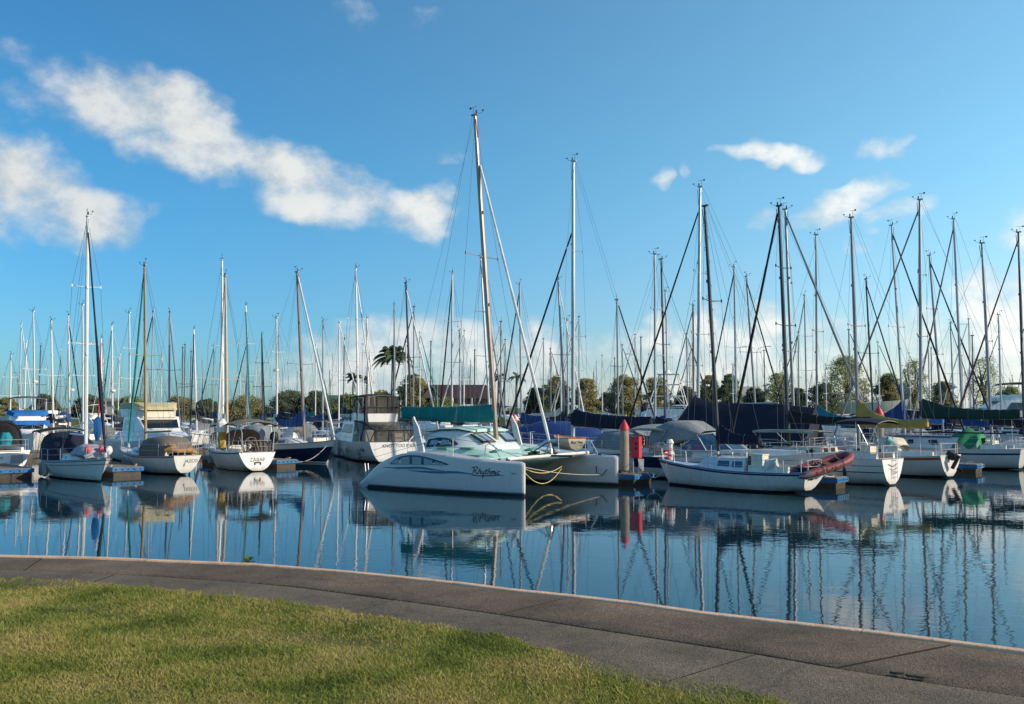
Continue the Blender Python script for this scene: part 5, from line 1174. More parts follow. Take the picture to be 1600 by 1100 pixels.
# house with the brown hipped roof
def house(name, label, px0, px1, yridge, yeave, Y, depth, roofm, wallm, hip=.25, gable=None, cat_='house'):
    x0, x1 = gx(px0, Y), gx(px1, Y); zr = EYE + (637 - yridge) * Y / FPX; ze = EYE + (637 - yeave) * Y / FPX; z0 = 1.3
    t = thing(name, label, cat_, ((x0 + x1) / 2, Y, z0), 0, None); w = (x1 - x0) / 2; e = .5
    b = MB(); b.box((0, depth / 2, (ze - z0) / 2), (2 * w - 1.0, depth - 1.0, ze - z0)); wl = b.build('wall', wallm, t)
    hz = (zr - z0); he = ze - z0; k = w * hip * 2
    b = MB(); v = [(-w, 0, he), (w, 0, he), (w, depth, he), (-w, depth, he), (-w + k, depth / 2, hz), (w - k, depth / 2, hz)]
    b.add(v, [(0, 1, 5, 4), (2, 3, 4, 5), (1, 2, 5), (3, 0, 4), (3, 2, 1, 0)]); b.box((0, depth / 2, he - .12), (2 * w + .1, depth + .1, .2)); rf = b.build('roof', roofm, t)
    if gable:
        gx_, gw, gz = gable; b = MB(); b.add([(gx_ - gw, -1.2, he), (gx_ + gw, -1.2, he), (gx_, -1.2, he + gz), (gx_ - gw, depth / 2, he), (gx_ + gw, depth / 2, he), (gx_, depth / 2, he + gz)], [(0, 2, 5, 3), (1, 4, 5, 2)]); b.build('gable_roof', roofm, rf)
        b = MB(); b.add([(gx_ - gw * .85, -1.0, he), (gx_ + gw * .85, -1.0, he), (gx_, -1.0, he + gz * .85)], [(0, 1, 2)]); b.build('gable_panel', wallm, rf)
    n = max(2, int(2 * w / 3)); 
    for i in range(n):
        x = -w + (i + .5) * 2 * w / n
        b = MB(); b.box((x, .46, (ze - z0) * .5), (1.3, .08, 1.3)); f = b.build('window', glass, wl); b = MB()
        for sx in (-.7, .7): b.box((x + sx, .42, (ze - z0) * .5), (.08, .1, 1.44))
        b.box((x, .42, (ze - z0) * .5 + .7), (1.4, .1, .08)); b.box((x, .42, (ze - z0) * .5 - .7), (1.4, .1, .08)); b.build('frame', whitep, f)
        b = MB(); b.tube([(x + 1.1, -.9, 0), (x + 1.1, -.9, he)], .09, 6); b.build('verandah_post', whitep, t)
    return t
house('club_house', 'club house with brown hipped roof and a gable at its left end', 655, 772, 600, 622, 158 + 12, 12, mat('roof_brown', '#3f2927', .8, var=.2, vs=2), mat('wall_taupe', '#6d5d50', .8, var=.2), .12, (-4.6, 2.0, 2.3))
house('shed', 'low shed with a green roof behind the hedge clumps', 490, 540, 617, 624, 186, 8, mat('roof_green', '#2f6b54', .7), mat('wall_pale', '#b9b4a6', .8), .02, cat_='shed')
house('house', 'long pale house behind the bow on sloop mast', 145, 205, 622, 626, 184, 8, mat('roof_grey', '#8b857c', .8), mat('wall_pale', '#b9b4a6', .8), .05)
house('shed', 'pale low building right of the navy boom tent', 1150, 1200, 603, 618, 187, 9, mat('roof_pale', '#a29d94', .7), mat('wall_pale', '#b9b4a6', .8), .1, cat_='shed')
house('house', 'blue roofed house left of the dark green sail cover', 1406, 1436, 596, 622, 182, 7, mat('roof_blue', '#3b5a86', .7), mat('wall_blue', '#8ea0b5', .8), .45)
house('house', 'white house behind the club house palms', 815, 850, 622, 629, 186, 8, mat('roof_pale', '#a29d94', .7), mat('wall_white', '#cfcdc6', .8), .1)
# hauled out yacht hull on the shore
H = Hull(11, 3.6, 2.2, 2.1, 2.6, tr=.5, dep=1.2); t = thing('hauled_out_yacht', 'white yacht hull standing ashore under the brownish round tree', 'sailboat', (gx(1360, 168.5), 168.5, 2.4), rad(-20)); H.build(t, [gelcream, gelcream, gelcream], ()); H.deck(t, deckw)
b_ = MB(); b_.box((0, 0, -.9), (7, .8, .7)); b_.build('keel', anti, t)
def lamp(label, px, ytop, Y, arm=1.6, dbl=False, sg=-1):
    zt = EYE + (637 - ytop) * Y / FPX; t = thing('street_lamp', label, 'street lamp', (gx(px, Y), Y, 1.3), 0, 'street lamps'); h = zt - 1.3
    b = MB(); b.tube([(0, 0, 0), (0, 0, h * .5), (0, 0, h * .93)], [.12, .09, .07], 7); b.build('post', alu, t)
    for s_ in ((-1, 1) if dbl else (sg,)):
        b = MB(); b.tube([(0, 0, h * .93), (s_ * arm * .2, 0, h * .97), (s_ * arm * .5, 0, h * .99), (s_ * arm, 0, h)], .05, 6); b.build('arm', alu, t)
        b = MB(); b.box((s_ * (arm + .3), 0, h), (.8, .3, .14)); b.build('lamp_head', alu, t)
lamp('curved arm street lamp above the trees left of the white tower boat', 997, 553, 190, 1.9); lamp('double armed street lamp beyond the navy boom tent', 1183, 541, 205, 2.4, True); lamp('curved arm street lamp above the brown roof', 668, 578, 195, 1.3)
# ==================================================================== WATER, QUAY, PATH, LAWN
def water_mat():
    m = bpy.data.materials.new('harbour_water'); m.use_nodes = True; N = m.node_tree.nodes; L = m.node_tree.links; p = N['Principled BSDF']
    p.inputs['Base Color'].default_value = (.006, .028, .038, 1); p.inputs['Roughness'].default_value = .012; p.inputs['IOR'].default_value = 1.333; p.inputs['Specular IOR Level'].default_value = .5
    tc = N.new('ShaderNodeTexCoord'); g = N.new('ShaderNodeNewGeometry')
    def noi(scale, sx, sy, det, rot):
        mp = N.new('ShaderNodeMapping'); mp.inputs['Scale'].default_value = (sx, sy, 1); mp.inputs['Rotation'].default_value = (0, 0, rot); L.new(g.outputs['Position'], mp.inputs['Vector'])
        n = N.new('ShaderNodeTexNoise'); n.inputs['Scale'].default_value = scale; n.inputs['Detail'].default_value = det; n.inputs['Roughness'].default_value = .5; L.new(mp.outputs['Vector'], n.inputs['Vector']); return n.outputs['Fac']
    def ma(op, a, b):
        n = N.new('ShaderNodeMath'); n.operation = op
        for i, x in enumerate((a, b)):
            if isinstance(x, (int, float)): n.inputs[i].default_value = x
            else: L.new(x, n.inputs[i])
        return n.outputs[0]
    calm = noi(.06, 1, 1, 2, .3); rp = N.new('ShaderNodeMapRange'); rp.inputs['From Min'].default_value = .4; rp.inputs['From Max'].default_value = .62; rp.inputs['To Min'].default_value = .35; L.new(calm, rp.inputs['Value'])
    h = ma('ADD', ma('MULTIPLY', noi(1.0, .8, 1.2, 2, .4), W1), ma('MULTIPLY', noi(4.2, .8, 1.3, 2, -.5), W2))
    h = ma('MULTIPLY', h, rp.outputs[0])
    b = N.new('ShaderNodeBump'); b.inputs['Strength'].default_value = 1; b.inputs['Distance'].default_value = 1; L.new(h, b.inputs['Height']); L.new(b.outputs['Normal'], p.inputs['Normal'])
    return m
W1, W2 = .006, .0024
sheet('water', [(-4000, -60), (4000, -60), (4000, 6000), (-4000, 6000)], water_mat(), 0.)
QZ = 2.0
EDGE = [(-700, 857), (-420, 861), (-180, 864), (0, 868), (150, 871), (270, 876), (400, 881), (550, 893), (700, 908), (800, 921), (940, 935), (960, 937), (1100, 957), (1350, 985), (1600, 1016), (1800, 1042), (2100, 1082), (2500, 1140)]
JOIN = [(-700, 878), (-420, 883), (-180, 887), (0, 890), (120, 894), (275, 902), (450, 915), (675, 945), (800, 963), (980, 991), (1125, 1013), (1205, 1026), (1300, 1043), (1400, 1059), (1600, 1089), (1800, 1120), (2200, 1185)]
GRS = [(-700, 893), (-400, 897), (-150, 900), (0, 904), (100, 907), (200, 917), (320, 930), (450, 945), (600, 967), (800, 1002), (850, 1017), (975, 1042), (1100, 1067), (1230, 1101), (1400, 1150), (1600, 1230), (1900, 1400)]
def wpoly(t): return [onz(a, b, QZ) for a, b in t]
def resample(P, n):
    d = [0]
    for a, b in zip(P, P[1:]): d.append(d[-1] + (b - a).length)
    out = []
    for i in range(n + 1):
        s_ = d[-1] * i / n
        for k in range(len(P) - 1):
            if s_ <= d[k + 1] + 1e-9: out.append(P[k].lerp(P[k + 1], (s_ - d[k]) / max(1e-9, d[k + 1] - d[k]))); break
    return out
E = wpoly(EDGE); J = wpoly(JOIN); G = wpoly(GRS)
def pathmat(name, c1, c2, c3, sc_):
    m = bpy.data.materials.new(name); m.use_nodes = True; N = m.node_tree.nodes; L = m.node_tree.links; p = N['Principled BSDF']; tc = N.new('ShaderNodeTexCoord')
    def noi(s_, d): n = N.new('ShaderNodeTexNoise'); n.inputs['Scale'].default_value = s_; n.inputs['Detail'].default_value = d; n.inputs['Roughness'].default_value = .65; L.new(tc.outputs['Object'], n.inputs['Vector']); return n.outputs['Fac']
    r = N.new('ShaderNodeValToRGB'); r.color_ramp.elements[0].position = .32; r.color_ramp.elements[1].position = .7; r.color_ramp.elements[0].color = lin(c1); r.color_ramp.elements[1].color = lin(c2); L.new(noi(.75, 10), r.inputs['Fac'])
    v = N.new('ShaderNodeTexVoronoi'); v.inputs['Scale'].default_value = sc_; L.new(tc.outputs['Object'], v.inputs['Vector'])
    s2 = N.new('ShaderNodeSeparateColor'); L.new(v.outputs['Color'], s2.inputs['Color'])
    r2 = N.new('ShaderNodeMapRange'); r2.inputs['To Min'].default_value = .5; r2.inputs['To Max'].default_value = 1.5; L.new(s2.outputs['Red'], r2.inputs['Value'])
    mx = N.new('ShaderNodeMix'); mx.data_type = 'RGBA'; mx.blend_type = 'MULTIPLY'; mx.inputs['Factor'].default_value = 1; L.new(r.outputs['Color'], mx.inputs['A']); L.new(r2.outputs[0], mx.inputs['B'])
    st_ = N.new('ShaderNodeMapRange'); st_.inputs['From Min'].default_value = .56; st_.inputs['From Max'].default_value = .74; st_.inputs['To Max'].default_value = .6; L.new(noi(2.1, 7), st_.inputs['Value'])
    m2 = N.new('ShaderNodeMix'); m2.data_type = 'RGBA'; L.new(st_.outputs[0], m2.inputs['Factor']); L.new(mx.outputs['Result'], m2.inputs['A']); m2.inputs['B'].default_value = lin(c3); L.new(m2.outputs['Result'], p.inputs['Base Color'])
    # hairline cracks
    wv = N.new('ShaderNodeVectorMath'); wv.operation = 'MULTIPLY_ADD'; nn = N.new('ShaderNodeTexNoise'); nn.inputs['Scale'].default_value = 3; nn.inputs['Detail'].default_value = 6; L.new(tc.outputs['Object'], nn.inputs['Vector']); L.new(nn.outputs['Color'], wv.inputs[0]); wv.inputs[1].default_value = (.5, .5, 0); L.new(tc.outputs['Object'], wv.inputs[2])
    vc = N.new('ShaderNodeTexVoronoi'); vc.feature = 'DISTANCE_TO_EDGE'; vc.inputs['Scale'].default_value = .42; L.new(wv.outputs[0], vc.inputs['Vector'])
    rc = N.new('ShaderNodeMapRange'); rc.inputs['From Min'].default_value = .002; rc.inputs['From Max'].default_value = .006; rc.inputs['To Min'].default_value = .65; rc.inputs['To Max'].default_value = 0; L.new(vc.outputs['Distance'], rc.inputs['Value'])
    mc = N.new('ShaderNodeMath'); mc.operation = 'MULTIPLY'; L.new(rc.outputs[0], mc.inputs[0]); L.new(noi(.5, 4), mc.inputs[1])
    m5 = N.new('ShaderNodeMix'); m5.data_type = 'RGBA'; L.new(mc.outputs[0], m5.inputs['Factor']); L.new(m2.outputs['Result'], m5.inputs['A']); m5.inputs['B'].default_value = lin('#1f1b17'); L.new(m5.outputs['Result'], p.inputs['Base Color'])
    p.inputs['Roughness'].default_value = .85
    b = N.new('ShaderNodeBump'); b.inputs['Strength'].default_value = .7; b.inputs['Distance'].default_value = .006; L.new(v.outputs['Distance'], b.inputs['Height']); L.new(b.outputs['Normal'], p.inputs['Normal']); return m
pm1 = pathmat('exposed_aggregate', '#483a2c', '#837058', '#3a3126', 95); pm2 = pathmat('grey_paving', '#494033', '#83745c', '#3c3529', 110)
def slabs(name, A, B, m, step, gap=.03, z=0.):
    """row of slabs between two edge lines, open joints between them"""
    d = sum((b - a).length for a, b in zip(A, A[1:])); n = max(1, round(d / step)); sub = 6; Aa = resample(A, n * sub); Bb = resample(B, n * sub); mb = MB(); rr = random.Random(3)
    for i in range(n):
        dz = rr.uniform(-.006, .006) + z; q = []
        a_ = Aa[i * sub:(i + 1) * sub + 1]; b_ = Bb[i * sub:(i + 1) * sub + 1]; t = (a_[-1] - a_[0]).normalized() * gap * .22
        a_ = [a_[0] + t] + a_[1:-1] + [a_[-1] - t]; b_ = [b_[0] + t] + b_[1:-1] + [b_[-1] - t]; rows = []
        for p, r in zip(a_, b_):
            w = (r - p); l = w.length; w = w / l; lo = V(0, 0, -.12); rows.append([p + lo, p + w * .004 + V(0, 0, dz - .008), p + w * .014 + V(0, 0, dz)] + [p + w * l * k + V(0, 0, dz) for k in (.25, .5, .75)] + [r - w * .014 + V(0, 0, dz), r - w * .004 + V(0, 0, dz - .008), r + lo])
        mb.grid(rows)
        for e in (rows[0], rows[-1]): mb.add([p for p in e], [tuple(range(len(e)))], 1)
    o = mb.build(name, [m, mat('joint_dirt', '#1d1914', .95)], ang=50); return tag(o, kind='structure')
off = lambda P, k: [p + (Vector((-(b - a).y, (b - a).x, 0)).normalized() * k) for p, a, b in zip(P, [P[0]] + P[:-1], P[1:] + [P[-1]])]
Ei = off(E, -.1); Jo = off(J, .017); Ji = off(J, -.017)
slabs('path', Ei, Jo, pm1, 2.9); slabs('footpath', Ji, off(G, -.25), pm2, 2.9, z=.004)
copm = mat('coping_concrete', '#dcb594', .8, var=.22, vs=5, bump=.4, bs=40, streak=.2)
cp = slabs('kerb', E, off(E, -.092), copm, 3.6, .01, z=.012)
# quay wall and the ground under everything
b_ = MB(); b_.grid([[p + V(0, 0, -.06), p + V(0, 0, -3.2)] for p in E]); tag(b_.build('quay_wall', conc), 'stained concrete quay wall dropping from the path edge to the water', 'wall')
soil = mat('soil', '#2b251d', .95, var=.4, vs=8, bump=.6)
sheet('ground', [p for p in E] + [(60, -60, 0), (-60, -60, 0)], soil, QZ - .1)
# ------------------------------------------------------------------ light settings
AIR, DUST, OZ = 1.0, .5, 2.5
SKY, SUNP, SUNC, EXPO = .1, 5.0, (1., .88, .72), 0.
TINT_A, TINT_B, TINT_C, TINT_LOW = (.42, 1.1, 1.4, 1), (1.85, 2.55, 2.38, 1), (.8, .8, .8, 1), (1.12, .82, .94, 1)
CLOUD_D, CLOUD_L = (.52, .6, .63, 1), (.89, .9, .87, 1)
# ------------------------------------------------------------------ lawn
def lumps(x, y): return .022 * math.sin(1.7 * x + .6 * y) * math.sin(1.3 * y - .5 * x + 1) + .012 * math.sin(4.1 * x + 2.2 * y + .5) * math.sin(3.3 * y + 1.1 * x)
lawnm = mat('lawn_soil', '#5c5530', .95, var=.45, vs=5, bump=.8, bs=30)
Gp = resample(G, 60); rows = []
for p in Gp:
    q = V(p.x * .75 - 1.2, -6 + .0 * p.x, QZ); rows.append([V(a.x, a.y, QZ + .012 + (lumps(a.x, a.y) if k > 0 else -.01)) for k, a in [(k, p.lerp(q, k / 24)) for k in range(25)]])
b_ = MB(); b_.grid(rows); tag(b_.build('lawn', lawnm), kind='structure')
def grass_mat():
    m = bpy.data.materials.new('grass_blades'); m.use_nodes = True; N = m.node_tree.nodes; L = m.node_tree.links; p = N['Principled BSDF']; g = N.new('ShaderNodeNewGeometry'); at_ = N.new('ShaderNodeAttribute'); at_.attribute_name = 'shade'
    def noi(s_, d, o=0.):
        mp = N.new('ShaderNodeMapping'); mp.inputs['Location'].default_value = (o, o, 0); mp.inputs['Scale'].default_value = (1, 1, .01); L.new(g.outputs['Position'], mp.inputs['Vector'])
        n = N.new('ShaderNodeTexNoise'); n.inputs['Scale'].default_value = s_; n.inputs['Detail'].default_value = d; n.inputs['Roughness'].default_value = .6; L.new(mp.outputs['Vector'], n.inputs['Vector']); return n.outputs['Fac']
    def ma(op, a, b, c=None):
        n = N.new('ShaderNodeMath'); n.operation = op
        for i, x in enumerate((a, b) if c is None else (a, b, c)):
            if isinstance(x, (int, float)): n.inputs[i].default_value = x
            else: L.new(x, n.inputs[i])
        return n.outputs[0]
    f = ma('ADD', ma('MULTIPLY_ADD', noi(1.3, 8), 1.2, -.11), ma('MULTIPLY', at_.outputs['Fac'], .2))
    r = N.new('ShaderNodeValToRGB'); el = r.color_ramp.elements
    el[0].position = .34; el[0].color = lin('#5b6430'); el[1].position = .74; el[1].color = lin('#b3a566')
    for q, c in ((.44, '#717e36'), (.55, '#8f9648'), (.65, '#a59d58')): e = el.new(q); e.color = lin(c)
    L.new(f, r.inputs['Fac']); L.new(r.outputs['Color'], p.inputs['Base Color']); p.inputs['Roughness'].default_value = .55; p.inputs['Specular IOR Level'].default_value = .25
    t = N.new('ShaderNodeBsdfTranslucent'); L.new(r.outputs['Color'], t.inputs['Color']); mx = N.new('ShaderNodeMixShader'); mx.inputs[0].default_value = .35
    L.new(p.outputs[0], mx.inputs[1]); L.new(t.outputs[0], mx.inputs[2]); L.new(mx.outputs[0], N['Material Output'].inputs['Surface']); return m
def grass(n=480000):
    rng = np.random.default_rng(5); gx_ = np.array([p.x for p in G]); gy_ = np.array([p.y for p in G])
    y = 4.55 + (9.7 - 4.55) * rng.random(n * 2) ** 1.35; x = (rng.random(n * 2) * 2 - 1) * y * .72
    ye = np.interp(x, gx_, gy_) + .02 + .05 * np.sin(x * 9) * np.sin(x * 23 + 1)
    bare = np.sin(2.3 * x + .8) * np.sin(3.1 * y + 1.7) + .5 * np.sin(7 * x + 3 * y)
    spot = np.exp(-(((x + 1.62) / .42) ** 2 + ((y - 6.72) / .13) ** 2)) + np.exp(-(((x + .92) / .35) ** 2 + ((y - 6.6) / .12) ** 2)) + .7 * np.exp(-(((x + 2.35) / .5) ** 2 + ((y - 7.0) / .07) ** 2))
    keep = (y < ye) & (rng.random(n * 2) > .06 + .35 * (bare > .95) + .6 * spot)
    x, y = x[keep][:n], y[keep][:n]; n = len(x)
    tuft = .5 + .5 * np.sin(1.9 * x + 1.1 * y) * np.sin(2.7 * y - x)
    h = (.011 + .018 * rng.random(n) ** 1.6) * (.75 + .6 * tuft); h *= np.where(rng.random(n) < .04, 1.7, 1.)
    a = rng.random(n) * 6.283; l = h * (.25 + .95 * rng.random(n)); b = rng.random(n) * 6.283; w = .0019 + .002 * rng.random(n)
    z = QZ + .01 + .022 * np.sin(1.7 * x + .6 * y) * np.sin(1.3 * y - .5 * x + 1) + .012 * np.sin(4.1 * x + 2.2 * y + .5) * np.sin(3.3 * y + 1.1 * x)
    co = np.zeros((n, 5, 3), np.float32); c_, s_ = np.cos(b) * w, np.sin(b) * w; dx, dy = np.cos(a) * l, np.sin(a) * l
    for k, (f, ww) in enumerate(((0, 1), (0, -1), (.5, -.8), (.5, .8), (1, 0))):
        co[:, k, 0] = x + c_ * ww + dx * f ** 1.7; co[:, k, 1] = y + s_ * ww + dy * f ** 1.7; co[:, k, 2] = z + h * f ** .9
    me = bpy.data.meshes.new('grass'); me.vertices.add(n * 5); me.vertices.foreach_set('co', co.ravel())
    base = (np.arange(n) * 5)[:, None]; lv = np.concatenate([base + np.array([0, 1, 2, 3]), base + np.array([3, 2, 4])], 1).astype(np.int32)
    me.loops.add(n * 7); me.loops.foreach_set('vertex_index', lv.ravel()); me.polygons.add(n * 2)
    ls = np.stack([np.arange(n) * 7, np.arange(n) * 7 + 4], 1).ravel().astype(np.int32); me.polygons.foreach_set('loop_start', ls)
    me.update(calc_edges=True); at_ = me.attributes.new('shade', 'FLOAT', 'POINT'); at_.data.foreach_set('value', np.repeat(rng.random(n).astype(np.float32), 5))
    me.materials.append(grass_mat()); o = bpy.data.objects.new('grass', me); COL.objects.link(o); tag(o, kind='stuff')
grass()
# weed on the kerb, broken joint
p = onz(388, 880, QZ); t = thing('weed', 'small green weed sprouting on the kerb at the water edge', 'weed', p); rr = random.Random(2); b_ = MB()
for i in range(26):
    a = rr.uniform(0, 6.28); l = rr.uniform(.03, .1); h = rr.uniform(.02, .07); b_.add([(0, 0, 0), (l * .5 * math.cos(a) - .012 * math.sin(a), l * .5 * math.sin(a) + .012 * math.cos(a), h), (l * math.cos(a), l * math.sin(a), h * 1.1), (l * .5 * math.cos(a) + .012 * math.sin(a), l * .5 * math.sin(a) - .012 * math.cos(a), h)], [(0, 1, 2, 3)])
b_.build('leaves', leafmat('weed_leaf', '#5d7a2e'), t)
rr = random.Random(8)
for k, (a, c) in enumerate(((1405, 1056), (1425, 1060), (1443, 1062))):
    p = onz(a, c, QZ); b_ = MB(); n = 7; ring = [V(p.x + rr.uniform(.03, .06) * math.cos(i * .9) , p.y + rr.uniform(.015, .03) * math.sin(i * .9), QZ + .012) for i in range(n)]
    b_.loft([ring, [V(q.x, q.y, QZ + .026) for q in ring]]); tag(b_.build('concrete_chip', mat('chip_dark', '#4b463f', .9, var=.3)), 'dark broken chip by the path joint, ' + ('left one', 'middle one', 'right one')[k], 'chip', 'broken chips at the path joint')
# ------------------------------------------------------------------ sky, sun, camera
SUN_EL, SUN_AZ = rad(24), rad(105)             # azimuth clockwise from the view direction (+Y)
sd = V(math.sin(SUN_AZ) * math.cos(SUN_EL), math.cos(SUN_AZ) * math.cos(SUN_EL), math.sin(SUN_EL))
w = bpy.data.worlds.new('World'); sc.world = w; w.use_nodes = True; N = w.node_tree.nodes; L = w.node_tree.links; bg = N['Background']
sky = N.new('ShaderNodeTexSky'); sky.sky_type = 'NISHITA'; sky.sun_disc = False; sky.sun_elevation = SUN_EL; sky.sun_rotation = SUN_AZ; sky.air_density = AIR; sky.dust_density = DUST; sky.ozone_density = OZ
def ma(op, a, b=0., c=None, cl=False):
    n = N.new('ShaderNodeMath'); n.operation = op; n.use_clamp = cl
    for i, x in enumerate((a, b, c)):
        if x is None: continue
        if isinstance(x, (int, float)): n.inputs[i].default_value = x
        else: L.new(x, n.inputs[i])
    return n.outputs[0]
tc = N.new('ShaderNodeTexCoord'); sp = N.new('ShaderNodeSeparateXYZ'); L.new(tc.outputs['Generated'], sp.inputs[0])
az = ma('ARCTAN2', sp.outputs[0], sp.outputs[1]); el = ma('ARCSINE', sp.outputs[2])
def pix(px, py):
    x, y, z = ray(px, py); return math.atan2(x, y), math.atan2(z, math.hypot(x, y))
CL_ = [  # photo column and row of the centre, half sizes, turn in degrees, weight
 (180, 160, 110, 52, -18, 1.0), (300, 200, 125, 52, -20, 1.), (400, 245, 95, 42, -25, .95), (250, 235, 70, 30, -10, .8), (470, 292, 95, 44, -12, 1.), (560, 312, 90, 40, -8, .95), (655, 325, 55, 42, 0, .9),
 (30, 282, 90, 62, -22, 1.), (110, 318, 95, 44, -14, 1.), (190, 335, 50, 22, 0, .6), (-90, 270, 110, 90, 0, 1.), (70, 158, 75, 26, -10, .5), (30, 70, 60, 20, -10, .3), (545, 18, 40, 18, 0, .26), (675, 22, 40, 18, 0, .28), (712, 230, 22, 13, 0, .4),
 (1195, 243, 55, 15, -3, .85), (1245, 252, 38, 15, -8, .8), (1374, 236, 28, 13, -4, .65), (1024, 274, 18, 20, 0, .62), (1065, 275, 12, 14, 0, .4), (1300, 324, 62, 22, 8, .85), (1345, 300, 50, 14, 10, .7), (1398, 330, 44, 18, 0, .75), (1190, 342, 25, 16, 0, .45), (1360, 370, 22, 9, 0, .5),
 (560, 570, 110, 52, 0, .82), (640, 535, 90, 38, 0, .85), (735, 545, 75, 42, 0, .85), (830, 515, 24, 18, 0, .8), (835, 560, 58, 48, 0, .9), (930, 585, 110, 45, 0, .62), (1015, 520, 24, 42, 0, .95), (1060, 545, 50, 36, 0, .8), (1120, 510, 26, 34, 0, .95), (1190, 545, 70, 42, 0, .85), (1210, 500, 26, 26, 0, .9), (1300, 560, 90, 36, 0, .7),
 (1420, 520, 40, 40, 0, .9), (1530, 478, 44, 46, 0, 1.), (1585, 520, 70, 52, 0, 1.), (1480, 560, 120, 44, 0, .85), (1650, 500, 80, 70, 0, 1.), (1200, 585, 480, 70, 0, .72), (720, 600, 330, 55, 0, .68), (1700, 560, 200, 60, 0, .8), (1900, 300, 200, 60, 5, .9), (-400, 420, 200, 70, 0, .9)]
cx = N.new('ShaderNodeCombineXYZ'); L.new(az, cx.inputs[0]); L.new(el, cx.inputs[1]); v0 = cx.outputs[0]
def noi(scale, det, rough, off=0., vec=None, out='Fac', sh=(0, 0)):
    mp = N.new('ShaderNodeMapping'); mp.inputs['Location'].default_value = (off + sh[0], off * .7 + sh[1], off * .3); mp.inputs['Scale'].default_value = (1, 1.35, 1); L.new(vec or v0, mp.inputs['Vector'])
    n = N.new('ShaderNodeTexNoise'); n.inputs['Scale'].default_value = scale; n.inputs['Detail'].default_value = det; n.inputs['Roughness'].default_value = rough; L.new(mp.outputs['Vector'], n.inputs['Vector']); return n.outputs[out]
wn = noi(10, 3, .6, 3.1, out='Color'); s1 = N.new('ShaderNodeVectorMath'); s1.operation = 'SUBTRACT'; L.new(wn, s1.inputs[0]); s1.inputs[1].default_value = (.5, .5, .5)
s2 = N.new('ShaderNodeVectorMath'); s2.operation = 'MULTIPLY_ADD'; L.new(s1.outputs[0], s2.inputs[0]); s2.inputs[1].default_value = (.1, .07, 0); L.new(v0, s2.inputs[2]); vv = s2.outputs[0]
F = None
for px, py, rx, ry, rot, wt in CL_:            # each cloud is a soft blob at its own bearing and height, broken up by the noise below
    a, e = pix(px, py); mp = N.new('ShaderNodeMapping'); mp.vector_type = 'TEXTURE'; mp.inputs['Location'].default_value = (a, e, 0); mp.inputs['Rotation'].default_value = (0, 0, rad(rot)); mp.inputs['Scale'].default_value = (rx * 1.35 / FPX, ry * 1.4 / FPX, 1)
    src = vv
    if F is not None:                          # evaluate the clouds one after the other (keeps the shader's stack small)
        ch = N.new('ShaderNodeVectorMath'); ch.operation = 'ADD'; L.new(vv, ch.inputs[0]); L.new(ma('MULTIPLY', F, 1e-7), ch.inputs[1]); src = ch.outputs[0]
    L.new(src, mp.inputs['Vector']); ln = N.new('ShaderNodeVectorMath'); ln.operation = 'DOT_PRODUCT'; L.new(mp.outputs[0], ln.inputs[0]); L.new(mp.outputs[0], ln.inputs[1])
    q = ma('MULTIPLY', ma('SUBTRACT', 1., ln.outputs['Value'], cl=True), wt); F = q if F is None else ma('MAXIMUM', F, q)
f0 = noi(17, 8, .62, 1.7); f1 = noi(17, 5, .62, 1.7, sh=(.016, .016))
d0 = ma('ADD', ma('MULTIPLY', F, 1.15), ma('MULTIPLY', ma('SUBTRACT', f0, .54), 1.9))
gate = ma('MULTIPLY', F, 4.5, cl=True)
al = N.new('ShaderNodeMapRange'); al.interpolation_type = 'SMOOTHSTEP'; al.inputs['From Min'].default_value = -.02; al.inputs['From Max'].default_value = 1.25; L.new(d0, al.inputs['Value'])
alpha = ma('MULTIPLY', ma('MULTIPLY', al.outputs[0], gate), .95)
lit = ma('ADD', ma('MULTIPLY_ADD', ma('SUBTRACT', f0, f1), 1.6, .32), ma('MULTIPLY', d0, .42), cl=True)
cr = N.new('ShaderNodeValToRGB'); cr.color_ramp.elements[0].position = .12; cr.color_ramp.elements[0].color = CLOUD_D; cr.color_ramp.elements[1].position = .85; cr.color_ramp.elements[1].color = CLOUD_L; L.new(lit, cr.inputs['Fac'])
# clouds grow brighter towards the sun side, paler blue near the horizon
sunw = ma('MULTIPLY_ADD', az, .3, 1.02)
cs = N.new('ShaderNodeVectorMath'); cs.operation = 'SCALE'; L.new(cr.outputs['Color'], cs.inputs[0]); L.new(ma('MULTIPLY', sunw, 1 / SKY), cs.inputs['Scale'])
# the air: deeper blue away from the sun, brighter towards it, pale blue low down
dt = N.new('ShaderNodeVectorMath'); dt.operation = 'DOT_PRODUCT'; L.new(tc.outputs['Generated'], dt.inputs[0]); dt.inputs[1].default_value = sd
tr_ = N.new('ShaderNodeMix'); tr_.data_type = 'RGBA'; tn = N.new('ShaderNodeMix'); tn.data_type = 'RGBA'
for node, lo_, hi_, ca_, cb_ in ((tn, -.55, .6, TINT_A, TINT_B), (tr_, .45, .8, None, TINT_C)):
    mr = N.new('ShaderNodeMapRange'); mr.interpolation_type = 'SMOOTHSTEP'; mr.inputs['From Min'].default_value = lo_; mr.inputs['From Max'].default_value = hi_; L.new(dt.outputs['Value'], mr.inputs['Value']); L.new(mr.outputs[0], node.inputs['Factor'])
    node.inputs['B'].default_value = cb_
    if ca_: node.inputs['A'].default_value = ca_
L.new(tn.outputs['Result'], tr_.inputs['A'])
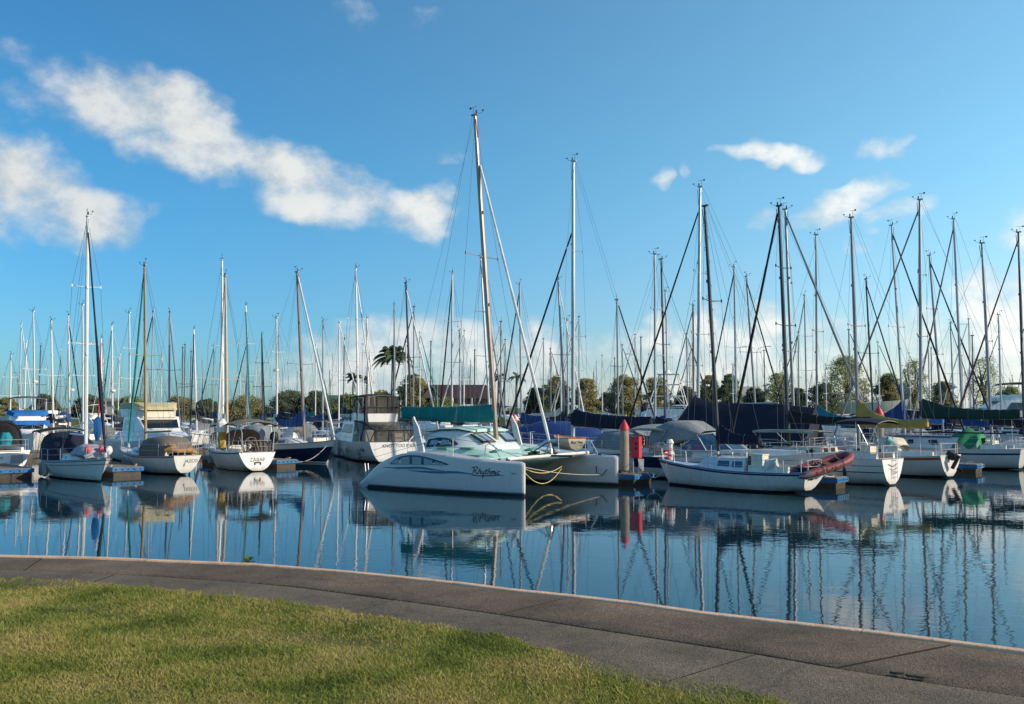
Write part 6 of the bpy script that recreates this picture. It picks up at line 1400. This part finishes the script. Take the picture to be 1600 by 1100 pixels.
lowm = N.new('ShaderNodeMapRange'); lowm.interpolation_type = 'SMOOTHSTEP'; lowm.inputs['From Min'].default_value = .27; lowm.inputs['From Max'].default_value = -.02; L.new(el, lowm.inputs['Value'])
tl = N.new('ShaderNodeMix'); tl.data_type = 'RGBA'; tl.blend_type = 'MULTIPLY'; L.new(lowm.outputs[0], tl.inputs['Factor']); L.new(tr_.outputs['Result'], tl.inputs['A']); tl.inputs['B'].default_value = TINT_LOW
tint = N.new('ShaderNodeMix'); tint.data_type = 'RGBA'; tint.blend_type = 'MULTIPLY'; tint.inputs['Factor'].default_value = 1; L.new(sky.outputs[0], tint.inputs['A']); L.new(tl.outputs['Result'], tint.inputs['B'])
mx = N.new('ShaderNodeMix'); mx.data_type = 'RGBA'; L.new(alpha, mx.inputs['Factor']); L.new(tint.outputs['Result'], mx.inputs['A']); L.new(cs.outputs[0], mx.inputs['B'])
L.new(mx.outputs['Result'], bg.inputs['Color']); bg.inputs['Strength'].default_value = SKY
w.cycles.sampling_method = 'MANUAL'; w.cycles.sample_map_resolution = 512
ld = bpy.data.lights.new('sun', 'SUN'); ld.energy = SUNP; ld.angle = rad(.5); ld.color = SUNC; lo = bpy.data.objects.new('sun', ld); COL.objects.link(lo); lo.rotation_euler = sd.to_track_quat('Z', 'Y').to_euler(); lo.location = (60, -10, 40)
cd = bpy.data.cameras.new('camera'); cd.sensor_width = 36; cd.lens = 36 * FPX / 1600; cd.clip_end = 9000; cam = bpy.data.objects.new('camera', cd); COL.objects.link(cam); cam.location = (0, 0, EYE); cam.rotation_euler = (math.pi / 2 + PT, 0, 0); sc.camera = cam
vs_ = sc.view_settings; vs_.view_transform = 'Standard'; vs_.look = 'None'; vs_.exposure = EXPO; vs_.gamma = 1
sc.render.engine = 'CYCLES'; sc.cycles.use_denoising = True; sc.cycles.max_bounces = 6; sc.cycles.diffuse_bounces = 3; sc.cycles.glossy_bounces = 4; sc.cycles.transparent_max_bounces = 12; sc.cycles.caustics_reflective = False; sc.cycles.caustics_refractive = False
